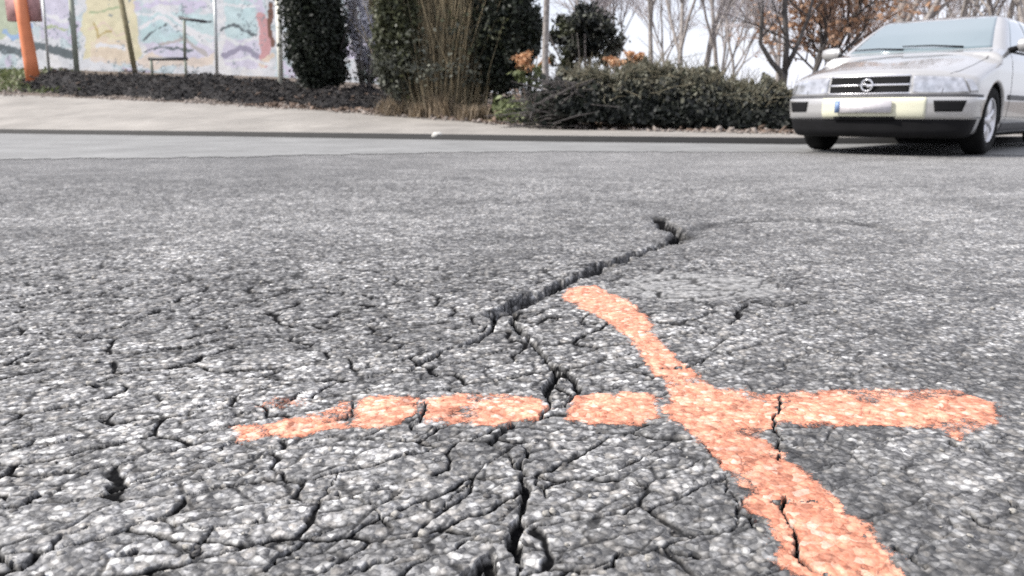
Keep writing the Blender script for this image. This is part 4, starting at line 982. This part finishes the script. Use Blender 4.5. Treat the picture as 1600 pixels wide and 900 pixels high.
# wiper, mirrors, aerial
for y0, y1 in ((.45, -.15), (-.12, -.66)):
    a_ = front_x(y0, 1.045)+[.02, 0, .006]; b_ = front_x(y1, 1.075 if y0 > 0 else 1.06)+[.015, 0, .012]; mb = MB(); mb.tube([a_, (a_+b_)/2+[.01, 0, .01], b_], [.010, .008, .006], 6); mb.build('wiper', M['black'], car)
for sg in (-1, 1):
    mb = MB(); ms = [(0, .72), (.02, .98), (.06, 1.0), (.13, .96), (.19, .80), (.205, .45)]
    th = np.linspace(0, 2*math.pi, 17)[:-1]; VV = []
    for d_, k_ in ms: VV += [(-.62+np.cos(q_)*.055*k_-.02*d_/.2, sg*(.885+d_), 1.055+np.sin(q_)*.068*k_) for q_ in th]
    nn_ = 16; QQ = [(i*nn_+j, i*nn_+(j+1) % nn_, (i+1)*nn_+(j+1) % nn_, (i+1)*nn_+j) for i in range(len(ms)-1) for j in range(nn_)]
    VV += [(-.62, sg*.885, 1.055), (-.64, sg*1.09, 1.055)]; c_ = len(ms)*nn_
    mb.add(VV, QQ, [(c_, j, (j+1) % nn_) for j in range(nn_)]+[(c_+1, c_-nn_+j, c_-nn_+(j+1) % nn_) for j in range(nn_)])
    mo = mb.build('mirror', M['silver'], car, True)
    mb = MB(); mb.tube([(-.60, sg*.80, 1.0), (-.61, sg*.90, 1.03)], [.03, .028], 8); mb.build('mirror_foot', M['black'], mo)
    patch('tail_light', quad((sg*.45, .80), (sg*.80, .80), (sg*.78, .95), (sg*.45, .95)), 'rear', M['redbox'], .006)
# bonnet gap lines
for sg in (-1, 1):
    xs = np.linspace(.80, -.30, 24); ys = sg*np.interp(xs, [-.3, .3, .6, .8], [.74, .73, .70, .62]); o_ = np.stack([xs, ys, xs*0+.4], -1)
    hp_ = ray_hit(o_, np.tile([0, 0, 1.], (24, 1)), 1.2); mb = MB(); mb.tube(hp_, .004, 4, cap=False); mb.build('bonnet_gap', M['dark_trim'], car)
    xs = np.linspace(.72, -.25, 20); ys = sg*np.interp(xs, [-.3, .72], [.42, .30]); o_ = np.stack([xs, ys, xs*0+.4], -1)
# wheels
def make_wheel():
    wh = bpy.data.objects.new('wheel', None); C.objects.link(wh); wh.parent = car
    prof_ = [(.20, -.09), (.29, -.104), (.316, -.085), (.322, -.05), (.322, .05), (.316, .085), (.29, .104), (.215, .098), (.205, .08)]
    n_ = 40; th = np.arange(n_)*2*math.pi/n_; V_ = []; Q_ = []
    for r_, y_ in prof_: V_ += [(r_*math.cos(a), y_, r_*math.sin(a)) for a in th]
    m_ = len(prof_)
    for i in range(m_-1): Q_ += [(i*n_+j, i*n_+(j+1) % n_, (i+1)*n_+(j+1) % n_, (i+1)*n_+j) for j in range(n_)]
    obj('tyre', V_, np.array(Q_), M['rubber'], wh, True)
    mb = MB(); pr = [(.207, -.08), (.212, .088), (.204, .096), (.193, .088), (.186, .04), (.18, -.07)]; V_ = []; Q_ = []
    for r_, y_ in pr: V_ += [(r_*math.cos(a), y_, r_*math.sin(a)) for a in th]
    for i in range(len(pr)-1): Q_ += [(i*n_+j, i*n_+(j+1) % n_, (i+1)*n_+(j+1) % n_, (i+1)*n_+j) for j in range(n_)]
    mb.add(V_, Q_)
    for k_ in range(7):
        a = k_*2*math.pi/7; ca, sa = math.cos(a), math.sin(a); ra = np.array([ca, 0, sa]); ta = np.array([-sa, 0, ca])
        pts = [(.03, .034, .070), (.11, .026, .085), (.195, .036, .080)]; V_ = []
        for r_, w_, y_ in pts:
            for sx in (-1, 1):
                for dy in (0, -.03): V_.append(ra*r_+ta*sx*w_+np.array([0, y_+dy, 0]))
        q_ = []
        for i in range(2):
            b0 = i*4; q_ += [(b0, b0+2, b0+6, b0+4), (b0, b0+4, b0+5, b0+1), (b0+2, b0+3, b0+7, b0+6)]
        mb.add(V_, q_)
    mb.tube([(0, .02, 0), (0, .080, 0), (0, .092, 0)], [.062, .058, .035], 20)
    mb.build('rim', M['alloy'], wh)
    mb = MB(); mb.tube([(0, -.02, 0), (0, .03, 0)], [.14, .14], 24); mb.build('brake_disc', M['dark_trim'], wh)
    return wh
w0 = make_wheel()
for i, (x_, y_) in enumerate(((0, .765), (0, -.765), (-2.73, .765), (-2.73, -.765))):
    if i == 0: w_ = w0
    else:
        w_ = w0.copy(); C.objects.link(w_); w_.parent = car
        for ch in list(w0.children):
            c = ch.copy(); C.objects.link(c); c.parent = w_
    w_.location = (x_, y_, .322); w_.rotation_euler = (0, .3*i, 0 if y_ > 0 else math.pi)
